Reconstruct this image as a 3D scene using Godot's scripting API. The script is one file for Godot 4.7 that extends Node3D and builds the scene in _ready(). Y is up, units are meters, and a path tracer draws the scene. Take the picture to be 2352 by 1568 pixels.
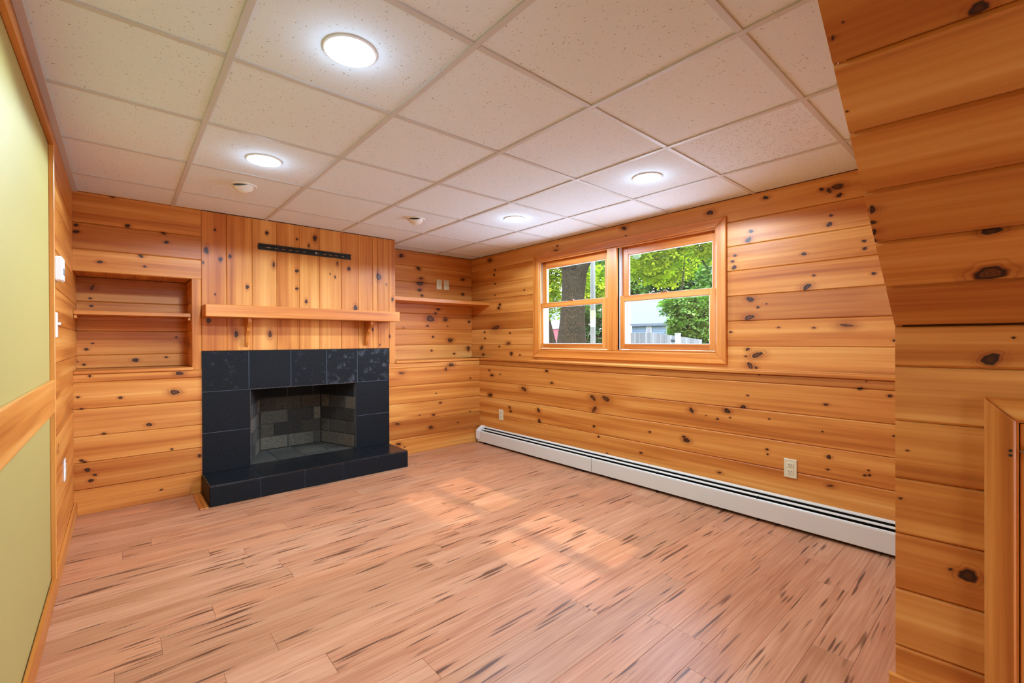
extends Node3D

const EYE := 1.135          # height of the lens above the floor; measured heights below are relative to it
const CEIL := 0.985
const FLOOR := -1.135
const TILE := 0.6096
const PPM := 480.0          # texture pixels per metre of pine
const WALL_L := 0.085
const WALL_R := 3.555
const LOW_R := 3.385
const WALL_B := -3.47
const DEEP_B := -3.85
const NEAR := 2.9           # wall behind the lens
const ROWS_HIGH := [0.998, 0.825, 0.652, 0.478, 0.303, 0.127, -0.048, -0.205]
const ROWS_LOW := [-0.222, -0.275, -0.452, -0.628, -0.804, -0.975, -1.135]

const KNOTS_RIGHT := [
	[-0.5325, 0.9414, 0.0189, -0.0046, 0, -0.0114], [-0.2166, 0.9166, 0.0134, -0.0034, 0, -0.0105], [-0.1786, 0.8996, 0.0078, -0.0182, -0.0091, -0.0039],
	[-0.1353, 0.9123, 0.0301, -0.0015, 0.0023, -0.0168], [-0.1269, 0.8587, 0.0139, 0.0083, 0.0053, -0.0106], [-0.6249, 0.7354, 0.0154, -0.0029, 0, -0.0117],
	[-0.6417, 0.6797, 0.0187, 0.0134, 0.0086, -0.0123], [-0.1684, 0.7463, 0.0096, -0.002, 0, -0.0083], [-0.1772, 0.694, 0.0143, 0.0091, 0.006, -0.0114],
	[-0.7309, 0.5856, 0.0116, -0.0017, 0, -0.0096], [-0.7474, 0.5469, 0.014, -0.0019, 0, -0.0084], [-0.7369, 0.5033, 0.012, 0.0132, 0.0098, -0.0097],
	[-0.3119, 0.5357, 0.015, -0.0022, 0, -0.0097], [-0.0089, 0.5654, 0.0111, -0.0019, 0, -0.0079], [-0.0058, 0.5212, 0.0112, 0.0033, 0.0024, -0.0088],
	[-0.2584, 0.3945, 0.0091, -0.001, 0, -0.0075], [-0.2955, 0.3265, 0.0228, 0.0163, 0.0075, -0.013], [0.0348, 0.3726, 0.0116, -0.0013, 0, -0.0088],
	[-0.6316, 0.273, 0.0256, -0.0091, -0.0041, -0.0156], [-0.5824, 0.2161, 0.0097, -0.0006, 0, -0.0093], [-0.5289, 0.2359, 0.0053, -0.0003, 0, -0.0057],
	[-0.6375, 0.1499, 0.0341, 0.0083, 0.004, -0.0161], [0.1227, -0.0095, 0.0066, 0, 0, -0.0077], [-0.7616, 0.052, 0.0118, -0.0002, 0, -0.0061],
	[-0.259, 0.0703, 0.011, -0.0003, 0, -0.0043], [-0.0928, 0.0807, 0.037, -0.005, -0.0004, -0.0061], [-0.4568, 0.0773, 0.0101, -0.0002, 0, -0.0045],
	[-0.6492, -0.0679, 0.0136, 0.0084, 0.0045, -0.0081], [-0.5886, -0.1055, 0.0365, 0.015, 0.0052, -0.0152], [-0.6327, -0.1805, 0.0143, -0.0258, -0.0126, -0.0082],
	[-0.5942, -0.1929, 0.0077, -0.0095, -0.0059, -0.0055], [-0.6605, -0.1165, 0.009, 0.0002, 0, -0.0059], [-3.4893, 0.9316, 0.0384, -0.0053, -0.0001, -0.022],
	[-3.4109, 0.7529, 0.0188, -0.0021, -0.0001, -0.0119], [-3.3948, 0.8043, 0.0156, -0.0019, -0.0001, -0.0099], [-3.3959, 0.6466, 0.0156, -0.0015, -0.0001, -0.0099],
	[-2.9021, 0.5346, 0.0108, -0.0009, -0.0001, -0.011], [-3.3967, 0.5185, 0.0125, -0.001, -0.0001, -0.0079], [-3.3294, 0.3667, 0.0245, -0.0014, -0.0001, -0.0156],
	[-3.3107, 0.4046, 0.0213, -0.0013, -0.0001, -0.0156], [-3.3835, 0.1472, 0.0747, 0.0108, 0.0072, -0.0173], [-3.593, 0.0974, 0.0166, -0.0003, -0.0001, -0.0122],
	[-3.5869, 0.0223, 0.0165, -0.0001, -0.0001, -0.0122], [-3.1371, 0.0805, 0.0145, -0.0002, -0.0001, -0.0095], [-3.1669, -0.0335, 0.0304, 0.0115, 0.0087, -0.0099],
	[-3.6546, -0.0859, 0.0221, -0.0047, -0.0164, -0.0272], [-3.6215, -0.1672, 0.0233, 0.0005, -0.0001, -0.0122], [-3.1153, -0.1469, 0.023, 0.0005, -0.0001, -0.0227],
	[-2.9744, -0.159, 0.0138, 0.0003, -0.0001, -0.0093], [-3.323, -0.069, 0.0153, 0.0001, -0.0001, -0.0098], [-2.4403, 0.8822, 0.0282, -0.0007, 0.0017, -0.0074],
	[-2.4212, 0.9255, 0.0106, -0.0062, -0.0074, -0.0082], [-1.6466, 0.9505, 0.0266, -0.0111, -0.0045, -0.0132], [-1.6285, 0.8838, 0.0103, 0.0013, 0.0019, -0.0047],
	[-0.9067, 0.9228, 0.0264, -0.0011, 0.0027, -0.0159], [-3.2916, -0.6017, 0.0273, 0.0024, -0.0001, -0.0128], [-2.9356, -0.7411, 0.0214, 0.0025, -0.0001, -0.0101],
	[-2.9507, -0.7025, 0.0104, -0.0178, -0.0087, -0.003], [-2.5199, -0.6832, 0.0126, -0.0232, -0.0126, -0.0047], [-2.5098, -0.7852, 0.0054, -0.0214, -0.0158, -0.0041],
	[-1.8358, -0.5963, 0.0188, 0.0279, 0.0143, -0.005], [-1.8406, -0.7428, 0.0146, 0.0021, -0.0001, -0.0116], [-1.85, -0.4982, 0.0266, -0.0228, -0.0129, -0.0098],
	[-1.7135, -0.4935, 0.0354, -0.0169, -0.0115, -0.0144], [-1.3, -0.7091, 0.0116, 0.0018, 0, -0.0089], [-1.0037, -0.724, 0.0272, -0.0049, -0.006, -0.0167],
	[-1.0227, -0.702, 0.0147, 0.0023, 0, -0.0084], [-0.964, -0.5044, 0.0128, -0.0199, -0.01, -0.0067], [-0.7793, -0.5423, 0.0092, 0.0012, 0, -0.0092],
	[-0.8594, -0.5285, 0.0054, 0.0007, 0, -0.004], [-0.7146, -0.4796, 0.0218, -0.0103, -0.0077, -0.0144], [-0.6958, -0.5225, 0.0075, 0.001, 0, -0.0064],
	[-0.6119, -0.4412, 0.0192, 0.0021, 0, -0.0113], [-0.456, -0.5004, 0.0066, 0.0009, 0, -0.0061], [-0.5831, -0.3642, 0.0083, 0.0007, 0, -0.005],
	[-0.1548, -0.378, 0.0131, 0.0014, 0, -0.0067], [-0.172, -0.5363, 0.0047, 0.0007, 0, -0.0056], [0.1309, -0.302, 0.0094, 0.0009, 0, -0.0082],
	[-0.4687, -0.6939, 0.01, 0.0018, 0, -0.0073], [-0.4654, -0.7237, 0.0067, 0.0013, 0, -0.0073], [-0.1413, -0.678, 0.0112, -0.0056, -0.0056, -0.0126],
	[-0.1461, -0.7511, 0.0093, 0.002, 0, -0.0056], [0.0411, -0.7162, 0.0058, 0.0013, 0, -0.0063], [0.0242, -0.7473, 0.0084, 0.0019, 0, -0.0063],
	[0.0452, -0.7416, 0.0083, 0.0019, 0, -0.0073], [-1.3786, -0.8855, 0.0138, 0.0026, 0, -0.0076], [-1.7036, -0.9494, 0.0099, 0.0018, 0, -0.0065],
	[-1.7914, -0.8245, 0.0122, 0.002, 0, -0.0099], [-0.7672, -0.9053, 0.0156, 0.0034, 0, -0.0052], [-0.1351, -0.8428, 0.0185, 0.0045, 0, -0.0044],
	[0.1463, -0.5117, 0.0055, 0.0009, 0, -0.0061], [-3.2917, -0.331, 0.0184, 0.0009, -0.0001, -0.0095], [-3.2464, -0.3817, 0.0271, 0.0015, -0.0001, -0.0132],
	[-3.1042, -0.3645, 0.0116, 0.0006, 0, -0.0074], [-2.3399, -0.4041, 0.0201, 0.0014, -0.0001, -0.0098], [-2.4075, -0.2936, 0.0215, -0.0046, -0.0056, -0.0111],
	[-3.2691, -0.6009, 0.0235, 0.0195, 0.0186, -0.0081], [-2.729, -0.4918, 0.0351, -0.0172, -0.0149, -0.0132], [-0.5835, -0.3643, 0.0066, 0.0006, 0, -0.0046],
	[0.132, -0.3022, 0.0102, 0.0009, 0, -0.0085], [0.0041, -0.2737, 0.0135, 0.004, 0.0012, -0.0086], [0.0315, -0.2317, 0.0046, 0.0003, 0, -0.0029],
	[-0.5133, -0.2265, 0.0074, 0.0004, 0, -0.0034],
]
const KNOTS_BACK := [
	[0.2838, 0.9869, 0.0168, 0.0035, 0, -0.0096], [0.1033, 0.7632, 0.0122, 0.002, -0.0001, -0.0108], [0.1031, 0.72, 0.0178, 0.0028, -0.0001, -0.0108],
	[0.3583, 0.8006, 0.0149, 0.0025, -0.0001, -0.013], [0.5552, 0.7789, 0.0152, -0.0046, -0.0023, -0.0083], [0.5711, 0.7167, 0.0149, 0.0021, -0.0001, -0.0119],
	[0.2168, 0.5357, 0.0164, 0.0018, 0, -0.0095], [0.4289, 0.5992, 0.0132, -0.0083, -0.0039, -0.009], [0.449, 0.5286, 0.0103, 0.0011, 0, -0.0083],
	[0.6137, -0.368, 0.0305, -0.0024, -0.0001, -0.0189], [0.1069, -0.3602, 0.01, -0.0009, 0, -0.0062], [0.3159, -0.3815, 0.0122, -0.0011, 0, -0.0097],
	[0.1232, -0.4376, 0.0101, -0.001, 0, -0.0062], [0.4683, -0.5851, 0.0182, -0.0023, -0.0001, -0.0133], [0.2312, -0.6154, 0.0118, -0.0016, 0, -0.0063],
	[0.5952, -0.7794, 0.0082, -0.0013, 0, -0.0086], [0.7602, -0.8558, 0.0117, -0.002, -0.0001, -0.0142], [0.1495, -0.844, 0.0148, -0.0029, -0.0001, -0.014],
	[0.1858, -0.8841, 0.0115, -0.0023, 0, -0.0079], [0.1662, -0.9177, 0.0155, 0.0025, 0.002, -0.011], [0.1216, -0.7767, 0.0112, -0.002, 0, -0.0093],
	[0.1362, -0.7886, 0.0113, -0.002, 0, -0.0078], [0.5331, -1.0621, 0.0093, 0.0047, 0.0033, -0.0081], [0.1637, -0.2261, 0.0068, -0.0004, 0, -0.0094],
	[0.642, -0.2319, 0.0252, -0.0013, -0.0001, -0.0138], [0.8659, 0.8534, 0.0095, 0.0015, -0.0001, -0.0113], [0.8094, 0.689, 0.0142, 0.0064, 0.0057, -0.0255],
	[0.9003, 0.6317, 0.0152, 0.0018, -0.0001, -0.0179], [0.9631, 0.662, 0.0127, 0.0015, -0.0001, -0.0164], [0.7904, 0.5952, 0.0066, 0.0007, -0.0001, -0.0111],
	[1.0807, 0.4327, 0.0133, 0.001, -0.0001, -0.0168], [0.8649, 0.36, 0.0068, 0.0004, 0, -0.0097], [1.2225, 0.8843, 0.0155, 0.0024, -0.0001, -0.0155],
	[1.272, 0.6313, 0.0079, 0.0009, -0.0001, -0.0243], [1.4521, 0.8677, 0.0101, 0.0015, -0.0001, -0.0108], [1.5985, 0.8964, 0.0177, 0.0026, -0.0001, -0.0258],
	[1.5475, 0.8251, 0.007, 0.0009, -0.0001, -0.0164], [1.4508, 0.5968, 0.0185, 0.0018, -0.0001, -0.0126], [1.45, 0.4461, 0.0152, 0.0011, -0.0001, -0.0108],
	[1.5243, 0.3407, 0.0121, 0.0007, -0.0001, -0.0182], [1.7713, 0.5745, 0.0075, 0.0007, -0.0001, -0.0133], [1.7278, 0.5978, 0.0055, 0.0005, 0, -0.0075],
	[1.8957, 0.66, 0.0176, 0.0018, -0.0001, -0.0193], [1.9559, 0.3054, 0.0199, 0.0009, -0.0001, -0.0254], [2.1836, 0.6136, 0.0242, 0.0105, 0.0123, -0.0312],
	[2.324, 0.4044, 0.0134, 0.0008, -0.0001, -0.0206], [2.2609, 0.5459, 0.0066, 0.0005, -0.0001, -0.0102], [0.8222, 0.1589, 0.0161, 0.0004, -0.0001, -0.0208],
	[1.0027, 0.056, 0.0143, 0.0001, -0.0001, -0.0282], [1.2418, 0.0574, 0.0125, 0.0001, -0.0001, -0.0294], [2.1199, 0.1076, 0.0105, 0.0001, -0.0001, -0.014],
	[2.2945, 0.043, 0.0088, 0, -0.0001, -0.0144], [2.191, -0.0383, 0.0086, -0.0001, -0.0001, -0.0101], [1.7916, 0.6969, 0.0057, 0.0006, -0.0001, -0.019],
	[2.6161, 0.924, 0.0287, 0.0035, -0.0001, -0.0224], [2.8252, 0.8054, 0.0231, -0.015, -0.0111, -0.0129], [2.8571, 0.6988, 0.0284, 0.0025, 0, -0.0096],
	[2.8459, 0.6401, 0.048, 0.0039, -0.0001, -0.0231], [2.8391, 0.5665, 0.0261, 0.0018, -0.0001, -0.0173], [2.8692, 0.5068, 0.0197, 0.0012, -0.0001, -0.0135],
	[3.4249, 0.7322, 0.0277, 0.0024, -0.0001, -0.0124], [3.424, 0.5561, 0.0227, 0.0015, -0.0001, -0.0166], [3.0792, 0.3653, 0.0231, 0.001, -0.0001, -0.0179],
	[3.0445, 0.3144, 0.0183, 0.0007, -0.0001, -0.0119], [2.9763, 0.2492, 0.0545, -0.0112, -0.0106, -0.0343], [2.9379, 0.1682, 0.0178, 0.0003, -0.0001, -0.0136],
	[3.1765, 0.2449, 0.0332, 0.0009, -0.0001, -0.0241], [3.2069, 0.1691, 0.0095, 0.0002, 0, -0.0081], [2.6387, 0.1403, 0.0082, 0.0001, 0, -0.0094],
	[3.5162, 0.227, 0.0206, 0.0005, -0.0001, -0.0168], [3.009, 0.0436, 0.0159, 0, -0.0001, -0.0138], [3.2419, 0.0036, 0.0386, -0.0001, -0.0001, -0.0243],
	[2.9902, -0.1134, 0.0113, -0.0002, -0.0001, -0.0137], [3.2967, -0.1557, 0.0171, -0.0004, -0.0001, -0.0102], [3.5017, -0.0975, 0.0205, -0.0003, -0.0002, -0.0335],
	[2.4178, -0.3196, 0.0338, -0.0017, 0, -0.0085], [2.9363, -0.3055, 0.0087, -0.0004, -0.0001, -0.0221], [3.002, -0.2621, 0.0354, -0.0014, -0.0001, -0.0186],
	[3.2565, -0.4199, 0.0118, -0.0007, 0, -0.0077], [2.8138, -0.5532, 0.0084, -0.0007, 0, -0.009], [2.8659, -0.6576, 0.0191, -0.0018, 0, -0.0091],
	[2.6174, -0.7608, 0.0079, -0.0009, 0, -0.007], [2.7814, -0.7757, 0.0208, -0.0023, 0, -0.009], [3.2498, -0.7899, 0.0094, -0.001, 0, -0.0077],
	[2.3708, -0.8195, 0.0259, -0.0033, 0, -0.0085], [3.0879, -0.8947, 0.009, -0.0011, 0, -0.0094], [2.7498, -0.903, 0.0289, -0.0038, -0.0001, -0.0161],
	[2.3827, -1.02, 0.026, -0.004, -0.0001, -0.0102], [2.4478, -1.061, 0.0094, -0.0015, 0, -0.0086], [3.0198, -1.0855, 0.0111, -0.0017, 0, -0.0093],
	[0.1671, 0.3898, 0.01, 0.0241, 0.0049, -0.0035], [0.1558, 0.3127, 0.0096, 0.0006, 0, -0.0072], [0.1621, 0.2582, 0.0109, 0.0005, 0, -0.0084],
	[0.1347, -0.0518, 0.0121, -0.0002, -0.0001, -0.0107], [0.4025, -0.1376, 0.0193, -0.0006, -0.0001, -0.0157], [0.1213, -0.1611, 0.0094, -0.0004, 0, -0.0083],
	[0.0852, -0.138, 0.0068, -0.0002, 0, -0.0059], [0.5865, -0.1208, 0.0103, -0.0003, 0, -0.0078], [0.6498, 0.0351, 0.0074, 0, 0, -0.0079],
	[0.1674, -0.0093, 0.0087, -0.0001, 0, -0.0054],
]
const KNOTS_STAIR := [
	[0.2108, 0.2007, 0.0331, 0.0045, 0.0008, -0.0248], [0.2171, 0.3384, 0.0195, 0.0009, 0.0003, -0.0076], [0.0102, 0.4603, 0.0061, -0.0016, -0.002, -0.0143],
	[0.006, 0.4181, 0.0069, -0.0016, -0.001, -0.0069], [0.0033, 0.3859, 0.0049, -0.0011, -0.0017, -0.0118], [0.0011, 0.3526, 0.0028, -0.0006, -0.0012, -0.0085],
	[0.01, 0.9143, 0.0021, -0.0018, -0.0026, -0.0058], [0.0311, 0.9371, 0.0016, -0.0008, -0.0003, -0.0016], [0.2193, 0.869, 0.0143, 0.0043, 0.0035, -0.0117],
	[0.0056, 0.7451, 0.0018, -0.0007, -0.0003, -0.002], [0.2044, -0.0966, 0.0196, 0.0082, 0.0031, -0.0167], [0.2475, -0.0364, 0.0038, 0, 0, -0.0038],
	[0.1595, -0.7212, 0.0202, -0.0032, -0.0046, -0.0198], [0.0288, -0.3821, 0.0043, 0.0007, 0, -0.0029], [0.0122, -0.5337, 0.0052, 0.0013, 0, -0.0035],
	[0.1232, -0.7152, 0.0047, 0.0016, 0, -0.0044],
]


var rng := RandomNumberGenerator.new()
var M := {}
var names := {}

# ---------------------------------------------------------------- mesh helpers
class Builder:
	var v := PackedVector3Array()
	var n := PackedVector3Array()
	var t := PackedVector2Array()
	var i := PackedInt32Array()
	func quad(a: Vector3, b: Vector3, c: Vector3, d: Vector3, out: Vector3, ua := Vector2.ZERO, ub := Vector2.ZERO, uc := Vector2.ZERO, ud := Vector2.ZERO) -> void:
		var nn := (b - a).cross(c - a)
		if nn.length_squared() < 1e-16:
			nn = (c - a).cross(d - a)
		nn = nn.normalized()
		var flip := nn.dot(out) > 0.0
		if nn.dot(out) < 0.0:
			nn = -nn
		var s := v.size()
		v.append_array(PackedVector3Array([a, b, c, d]))
		n.append_array(PackedVector3Array([nn, nn, nn, nn]))
		t.append_array(PackedVector2Array([ua, ub, uc, ud]))
		if flip:
			i.append_array(PackedInt32Array([s, s + 2, s + 1, s, s + 3, s + 2]))
		else:
			i.append_array(PackedInt32Array([s, s + 1, s + 2, s, s + 2, s + 3]))
	func tri(a: Vector3, b: Vector3, c: Vector3, out: Vector3, ua := Vector2.ZERO, ub := Vector2.ZERO, uc := Vector2.ZERO) -> void:
		var nn := (b - a).cross(c - a).normalized()
		var flip := nn.dot(out) > 0.0
		if not flip:
			nn = -nn
		var s := v.size()
		v.append_array(PackedVector3Array([a, b, c]))
		n.append_array(PackedVector3Array([nn, nn, nn]))
		t.append_array(PackedVector2Array([ua, ub, uc]))
		i.append_array(PackedInt32Array([s, s + 2, s + 1] if flip else [s, s + 1, s + 2]))
	func mesh() -> ArrayMesh:
		var a := []
		a.resize(Mesh.ARRAY_MAX)
		a[Mesh.ARRAY_VERTEX] = v
		a[Mesh.ARRAY_NORMAL] = n
		a[Mesh.ARRAY_TEX_UV] = t
		a[Mesh.ARRAY_INDEX] = i
		var m := ArrayMesh.new()
		m.add_surface_from_arrays(Mesh.PRIMITIVE_TRIANGLES, a)
		return m

func p(x: float, y: float, z: float) -> Vector3:
	return Vector3(x, y + EYE, z)

func numbered(called: String) -> String:
	if not names.has(called):
		names[called] = 0
		return called
	names[called] += 1
	return "%s_%03d" % [called, names[called]]

func tag(o: Node, label: String, category := "", group := "", kind := "") -> Node:
	o.set_meta("label", label)
	if category: o.set_meta("category", category)
	if group: o.set_meta("group", group)
	if kind: o.set_meta("kind", kind)
	return o

func thing(called: String, label: String, category: String, at := Vector3.ZERO, group := "", kind := "") -> Node3D:
	var o := Node3D.new()
	o.name = numbered(called)
	o.position = at
	add_child(o)
	tag(o, label, category, group, kind)
	return o

func obj(called: String, mesh: Mesh, mat: Material, parent: Node) -> MeshInstance3D:
	var o := MeshInstance3D.new()
	o.name = called
	o.mesh = mesh
	o.material_override = mat
	parent.add_child(o, true)
	return o

# box with chamfered edges; the grain runs along axis
func box(b: Builder, lo: Vector3, hi: Vector3, ch := 0.0, axis := 0, uv0 := Vector2.ZERO, us := PPM / 2048.0, vs := PPM / 1024.0) -> void:
	var c := (lo + hi) * 0.5
	var h := (hi - lo) * 0.5
	ch = minf(ch, minf(h.x, minf(h.y, h.z)) * 0.8)
	var uvof := func(q: Vector3, face: int) -> Vector2:
		var rest := [0, 1, 2]
		rest.erase(face)
		var along: int = axis if axis != face else rest[0]
		rest.erase(along)
		return uv0 + Vector2((q[along] - lo[along]) * us, (q[rest[0]] - lo[rest[0]] + (0.3 if face == axis else 0.0)) * vs)
	for f in 3:
		var g := (f + 1) % 3
		var k := (f + 2) % 3
		for s: float in [-1.0, 1.0]:
			var out := Vector3.ZERO
			out[f] = s
			var q := []
			for e in [[-1.0, -1.0], [1.0, -1.0], [1.0, 1.0], [-1.0, 1.0]]:
				var w := Vector3.ZERO
				w[f] = s * h[f]
				w[g] = e[0] * (h[g] - ch)
				w[k] = e[1] * (h[k] - ch)
				q.append(c + w)
			b.quad(q[0], q[1], q[2], q[3], out, uvof.call(q[0], f), uvof.call(q[1], f), uvof.call(q[2], f), uvof.call(q[3], f))
	if ch <= 0.0:
		return
	for f in 3:
		var g := (f + 1) % 3
		var k := (f + 2) % 3
		for sg: float in [-1.0, 1.0]:
			for sk: float in [-1.0, 1.0]:
				var out := Vector3.ZERO
				out[g] = sg
				out[k] = sk
				var q := []
				for e in [[-1.0, 0], [1.0, 0], [1.0, 1], [-1.0, 1]]:
					var w := Vector3.ZERO
					w[f] = e[0] * (h[f] - ch)
					w[g] = sg * (h[g] - (ch if e[1] == 0 else 0.0))
					w[k] = sk * (h[k] - (ch if e[1] == 1 else 0.0))
					q.append(c + w)
				b.quad(q[0], q[1], q[2], q[3], out, uvof.call(q[0], g), uvof.call(q[1], g), uvof.call(q[2], g), uvof.call(q[3], g))
	for sx: float in [-1.0, 1.0]:
		for sy: float in [-1.0, 1.0]:
			for sz: float in [-1.0, 1.0]:
				var o := Vector3(sx, sy, sz)
				var a1 := c + o * (h - Vector3(0, ch, ch))
				var a2 := c + o * (h - Vector3(ch, 0, ch))
				var a3 := c + o * (h - Vector3(ch, ch, 0))
				b.tri(a1, a2, a3, o, uvof.call(a1, 0), uvof.call(a2, 0), uvof.call(a3, 0))

func box_mesh(lo: Vector3, hi: Vector3, ch := 0.0) -> ArrayMesh:
	var b := Builder.new()
	box(b, lo, hi, ch)
	return b.mesh()

func some_uv() -> Vector2:
	return Vector2(rng.randf(), rng.randf())

# a stick of pine: chamfered box between two corners
func stick(called: String, parent: Node, lo: Vector3, hi: Vector3, axis: int, ch := 0.003, mat: Material = null) -> MeshInstance3D:
	var b := Builder.new()
	box(b, lo, hi, ch, axis, some_uv())
	return obj(called, b.mesh(), mat if mat else M.pine, parent)

# convex polygon (plane coordinates, counter-clockwise) pushed back from its front by t, front edges chamfered
func slab(b: Builder, pts: Array, o: Vector3, u: Vector3, w: Vector3, nrm: Vector3, t: float, ch: float, uv0: Vector2, uu: Vector2, uw: Vector2) -> void:
	var c := pts.size()
	var ins := []
	for i in c:
		var a: Vector2 = pts[(i + c - 1) % c]
		var q: Vector2 = pts[i]
		var d: Vector2 = pts[(i + 1) % c]
		var e1 := (q - a).normalized()
		var e2 := (d - q).normalized()
		var n1 := Vector2(-e1.y, e1.x)
		var n2 := Vector2(-e2.y, e2.x)
		var m := n1 + n2
		ins.append(q + m * (ch / maxf(0.2, 1.0 + n1.dot(n2))))
	var at := func(q: Vector2, depth: float) -> Vector3: return o + u * q.x + w * q.y - nrm * depth
	var uv := func(q: Vector2) -> Vector2: return uv0 + uu * q.x + uw * q.y
	for i in range(1, c - 1):
		b.tri(at.call(ins[0], 0.0), at.call(ins[i], 0.0), at.call(ins[i + 1], 0.0), nrm, uv.call(ins[0]), uv.call(ins[i]), uv.call(ins[i + 1]))
	for i in c:
		var j := (i + 1) % c
		var e: Vector2 = (pts[j] - pts[i]).normalized()
		var out := u * e.y - w * e.x
		if ch > 0.0:
			b.quad(at.call(ins[i], 0.0), at.call(ins[j], 0.0), at.call(pts[j], ch), at.call(pts[i], ch), out + nrm, uv.call(ins[i]), uv.call(ins[j]), uv.call(pts[j]), uv.call(pts[i]))
		b.quad(at.call(pts[i], ch), at.call(pts[j], ch), at.call(pts[j], t), at.call(pts[i], t), out, uv.call(pts[i]), uv.call(pts[j]), uv.call(pts[j]), uv.call(pts[i]))

# one board with a V on its two long edges: length a0..a1 along u, width b0..b1 along w, front face in the plane of o
func plank(called: String, parent: Node, mat: Material, o: Vector3, u: Vector3, w: Vector3, nrm: Vector3, a0: float, a1: float, b0: float, b1: float, t: float, ch: float, uv0: Vector2, uu: Vector2, uw: Vector2) -> MeshInstance3D:
	var b := Builder.new()
	var g := 0.0006
	var prof := [[b0 + g, -t], [b0 + g, -ch], [b0 + g + ch, 0.0], [b1 - g - ch, 0.0], [b1 - g, -ch], [b1 - g, -t]]
	var dirs := [-w, nrm - w, nrm, nrm + w, w]
	for k in 5:
		var q0: Array = prof[k]
		var q1: Array = prof[k + 1]
		var pos := func(a: float, q: Array) -> Vector3: return o + u * a + w * q[0] + nrm * q[1]
		var uv := func(a: float, q: Array) -> Vector2: return uv0 + uu * a + uw * q[0]
		b.quad(pos.call(a0, q0), pos.call(a1, q0), pos.call(a1, q1), pos.call(a0, q1), dirs[k], uv.call(a0, q0), uv.call(a1, q0), uv.call(a1, q1), uv.call(a0, q1))
	for a: float in [a0, a1]:
		var s := -1.0 if a == a0 else 1.0
		for k in range(1, 5):
			var q0: Array = prof[0]
			var q1: Array = prof[k]
			var q2: Array = prof[k + 1]
			b.tri(o + u * a + w * q0[0] + nrm * q0[1], o + u * a + w * q1[0] + nrm * q1[1], o + u * a + w * q2[0] + nrm * q2[1], u * s, uv0 + uu * a + uw * q0[0], uv0 + uu * a + uw * q1[0], uv0 + uu * a + uw * q2[0])
	return obj(called, b.mesh(), mat, parent)

# ring of revolution about +y; profile of (radius, height)
func lathe(b: Builder, prof: Array, at: Vector3, seg := 24, turn := Basis.IDENTITY) -> void:
	for s in seg:
		var a0 := TAU * s / seg
		var a1 := TAU * (s + 1) / seg
		for k in prof.size() - 1:
			var q0: Vector2 = prof[k]
			var q1: Vector2 = prof[k + 1]
			var d := q1 - q0
			var mid := (a0 + a1) * 0.5
			var out := turn * Vector3(cos(mid) * d.y, -d.x, sin(mid) * d.y)
			var f := func(q: Vector2, a: float) -> Vector3: return at + turn * Vector3(cos(a) * q.x, q.y, sin(a) * q.x)
			if q0.x < 1e-5:
				b.tri(f.call(q0, a0), f.call(q1, a0), f.call(q1, a1), out)
			elif q1.x < 1e-5:
				b.tri(f.call(q0, a0), f.call(q1, a0), f.call(q0, a1), out)
			else:
				b.quad(f.call(q0, a0), f.call(q0, a1), f.call(q1, a1), f.call(q1, a0), out)

# tapering tube through points with radii
func tube(b: Builder, pts: Array, radii: Array, seg := 10) -> void:
	var rings := []
	var side := Vector3.ZERO
	for k in pts.size():
		var d: Vector3 = ((pts[mini(k + 1, pts.size() - 1)] as Vector3) - (pts[maxi(k - 1, 0)] as Vector3)).normalized()
		if side == Vector3.ZERO:
			side = d.cross(Vector3(0.31, 0.2, 0.93)).normalized()
		side = (side - d * d.dot(side)).normalized()
		var up := d.cross(side)
		var ring := []
		for s in seg:
			var a := TAU * s / seg
			ring.append((side * cos(a) + up * sin(a)))
		rings.append(ring)
	for k in pts.size() - 1:
		for s in seg:
			var e := (s + 1) % seg
			var a: Vector3 = pts[k] + rings[k][s] * radii[k]
			var c: Vector3 = pts[k] + rings[k][e] * radii[k]
			var d: Vector3 = pts[k + 1] + rings[k + 1][e] * radii[k + 1]
			var f: Vector3 = pts[k + 1] + rings[k + 1][s] * radii[k + 1]
			var l := (pts[k + 1] - pts[k] as Vector3).length()
			b.quad(a, c, d, f, rings[k][s] + rings[k][e], Vector2(s, k * l) / seg, Vector2(s + 1, k * l) / seg, Vector2(s + 1, (k + 1) * l) / seg, Vector2(s, (k + 1) * l) / seg)
	for k in [0, pts.size() - 1]:
		var d: Vector3 = (pts[0] - pts[1]) if k == 0 else (pts[k] - pts[k - 1])
		for s in seg:
			b.tri(pts[k], pts[k] + rings[k][s] * radii[k], pts[k] + rings[k][(s + 1) % seg] * radii[k], d)

# ---------------------------------------------------------------- textures
func grain(sd: int, freq: float, w: int, h: int, stretch: int, octaves := 3) -> PackedByteArray:
	var f := FastNoiseLite.new()
	f.seed = sd
	f.noise_type = FastNoiseLite.TYPE_SIMPLEX_SMOOTH
	f.frequency = freq
	f.fractal_octaves = octaves
	var im := f.get_seamless_image(maxi(8, w / stretch), h, false, false, 0.08, true)
	im.resize(w, h, Image.INTERPOLATE_CUBIC)
	im.convert(Image.FORMAT_L8)
	return im.get_data()

func ramp(stops: Array) -> PackedByteArray:
	var out := PackedByteArray()
	for k in 256:
		var t := k / 255.0
		for s in stops.size() - 1:
			if t <= stops[s + 1][0] or s == stops.size() - 2:
				var c: Color = (stops[s][1] as Color).lerp(stops[s + 1][1], clampf((t - stops[s][0]) / (stops[s + 1][0] - stops[s][0]), 0.0, 1.0))
				out.append_array(PackedByteArray([c.r8, c.g8, c.b8]))
				break
	return out

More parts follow.
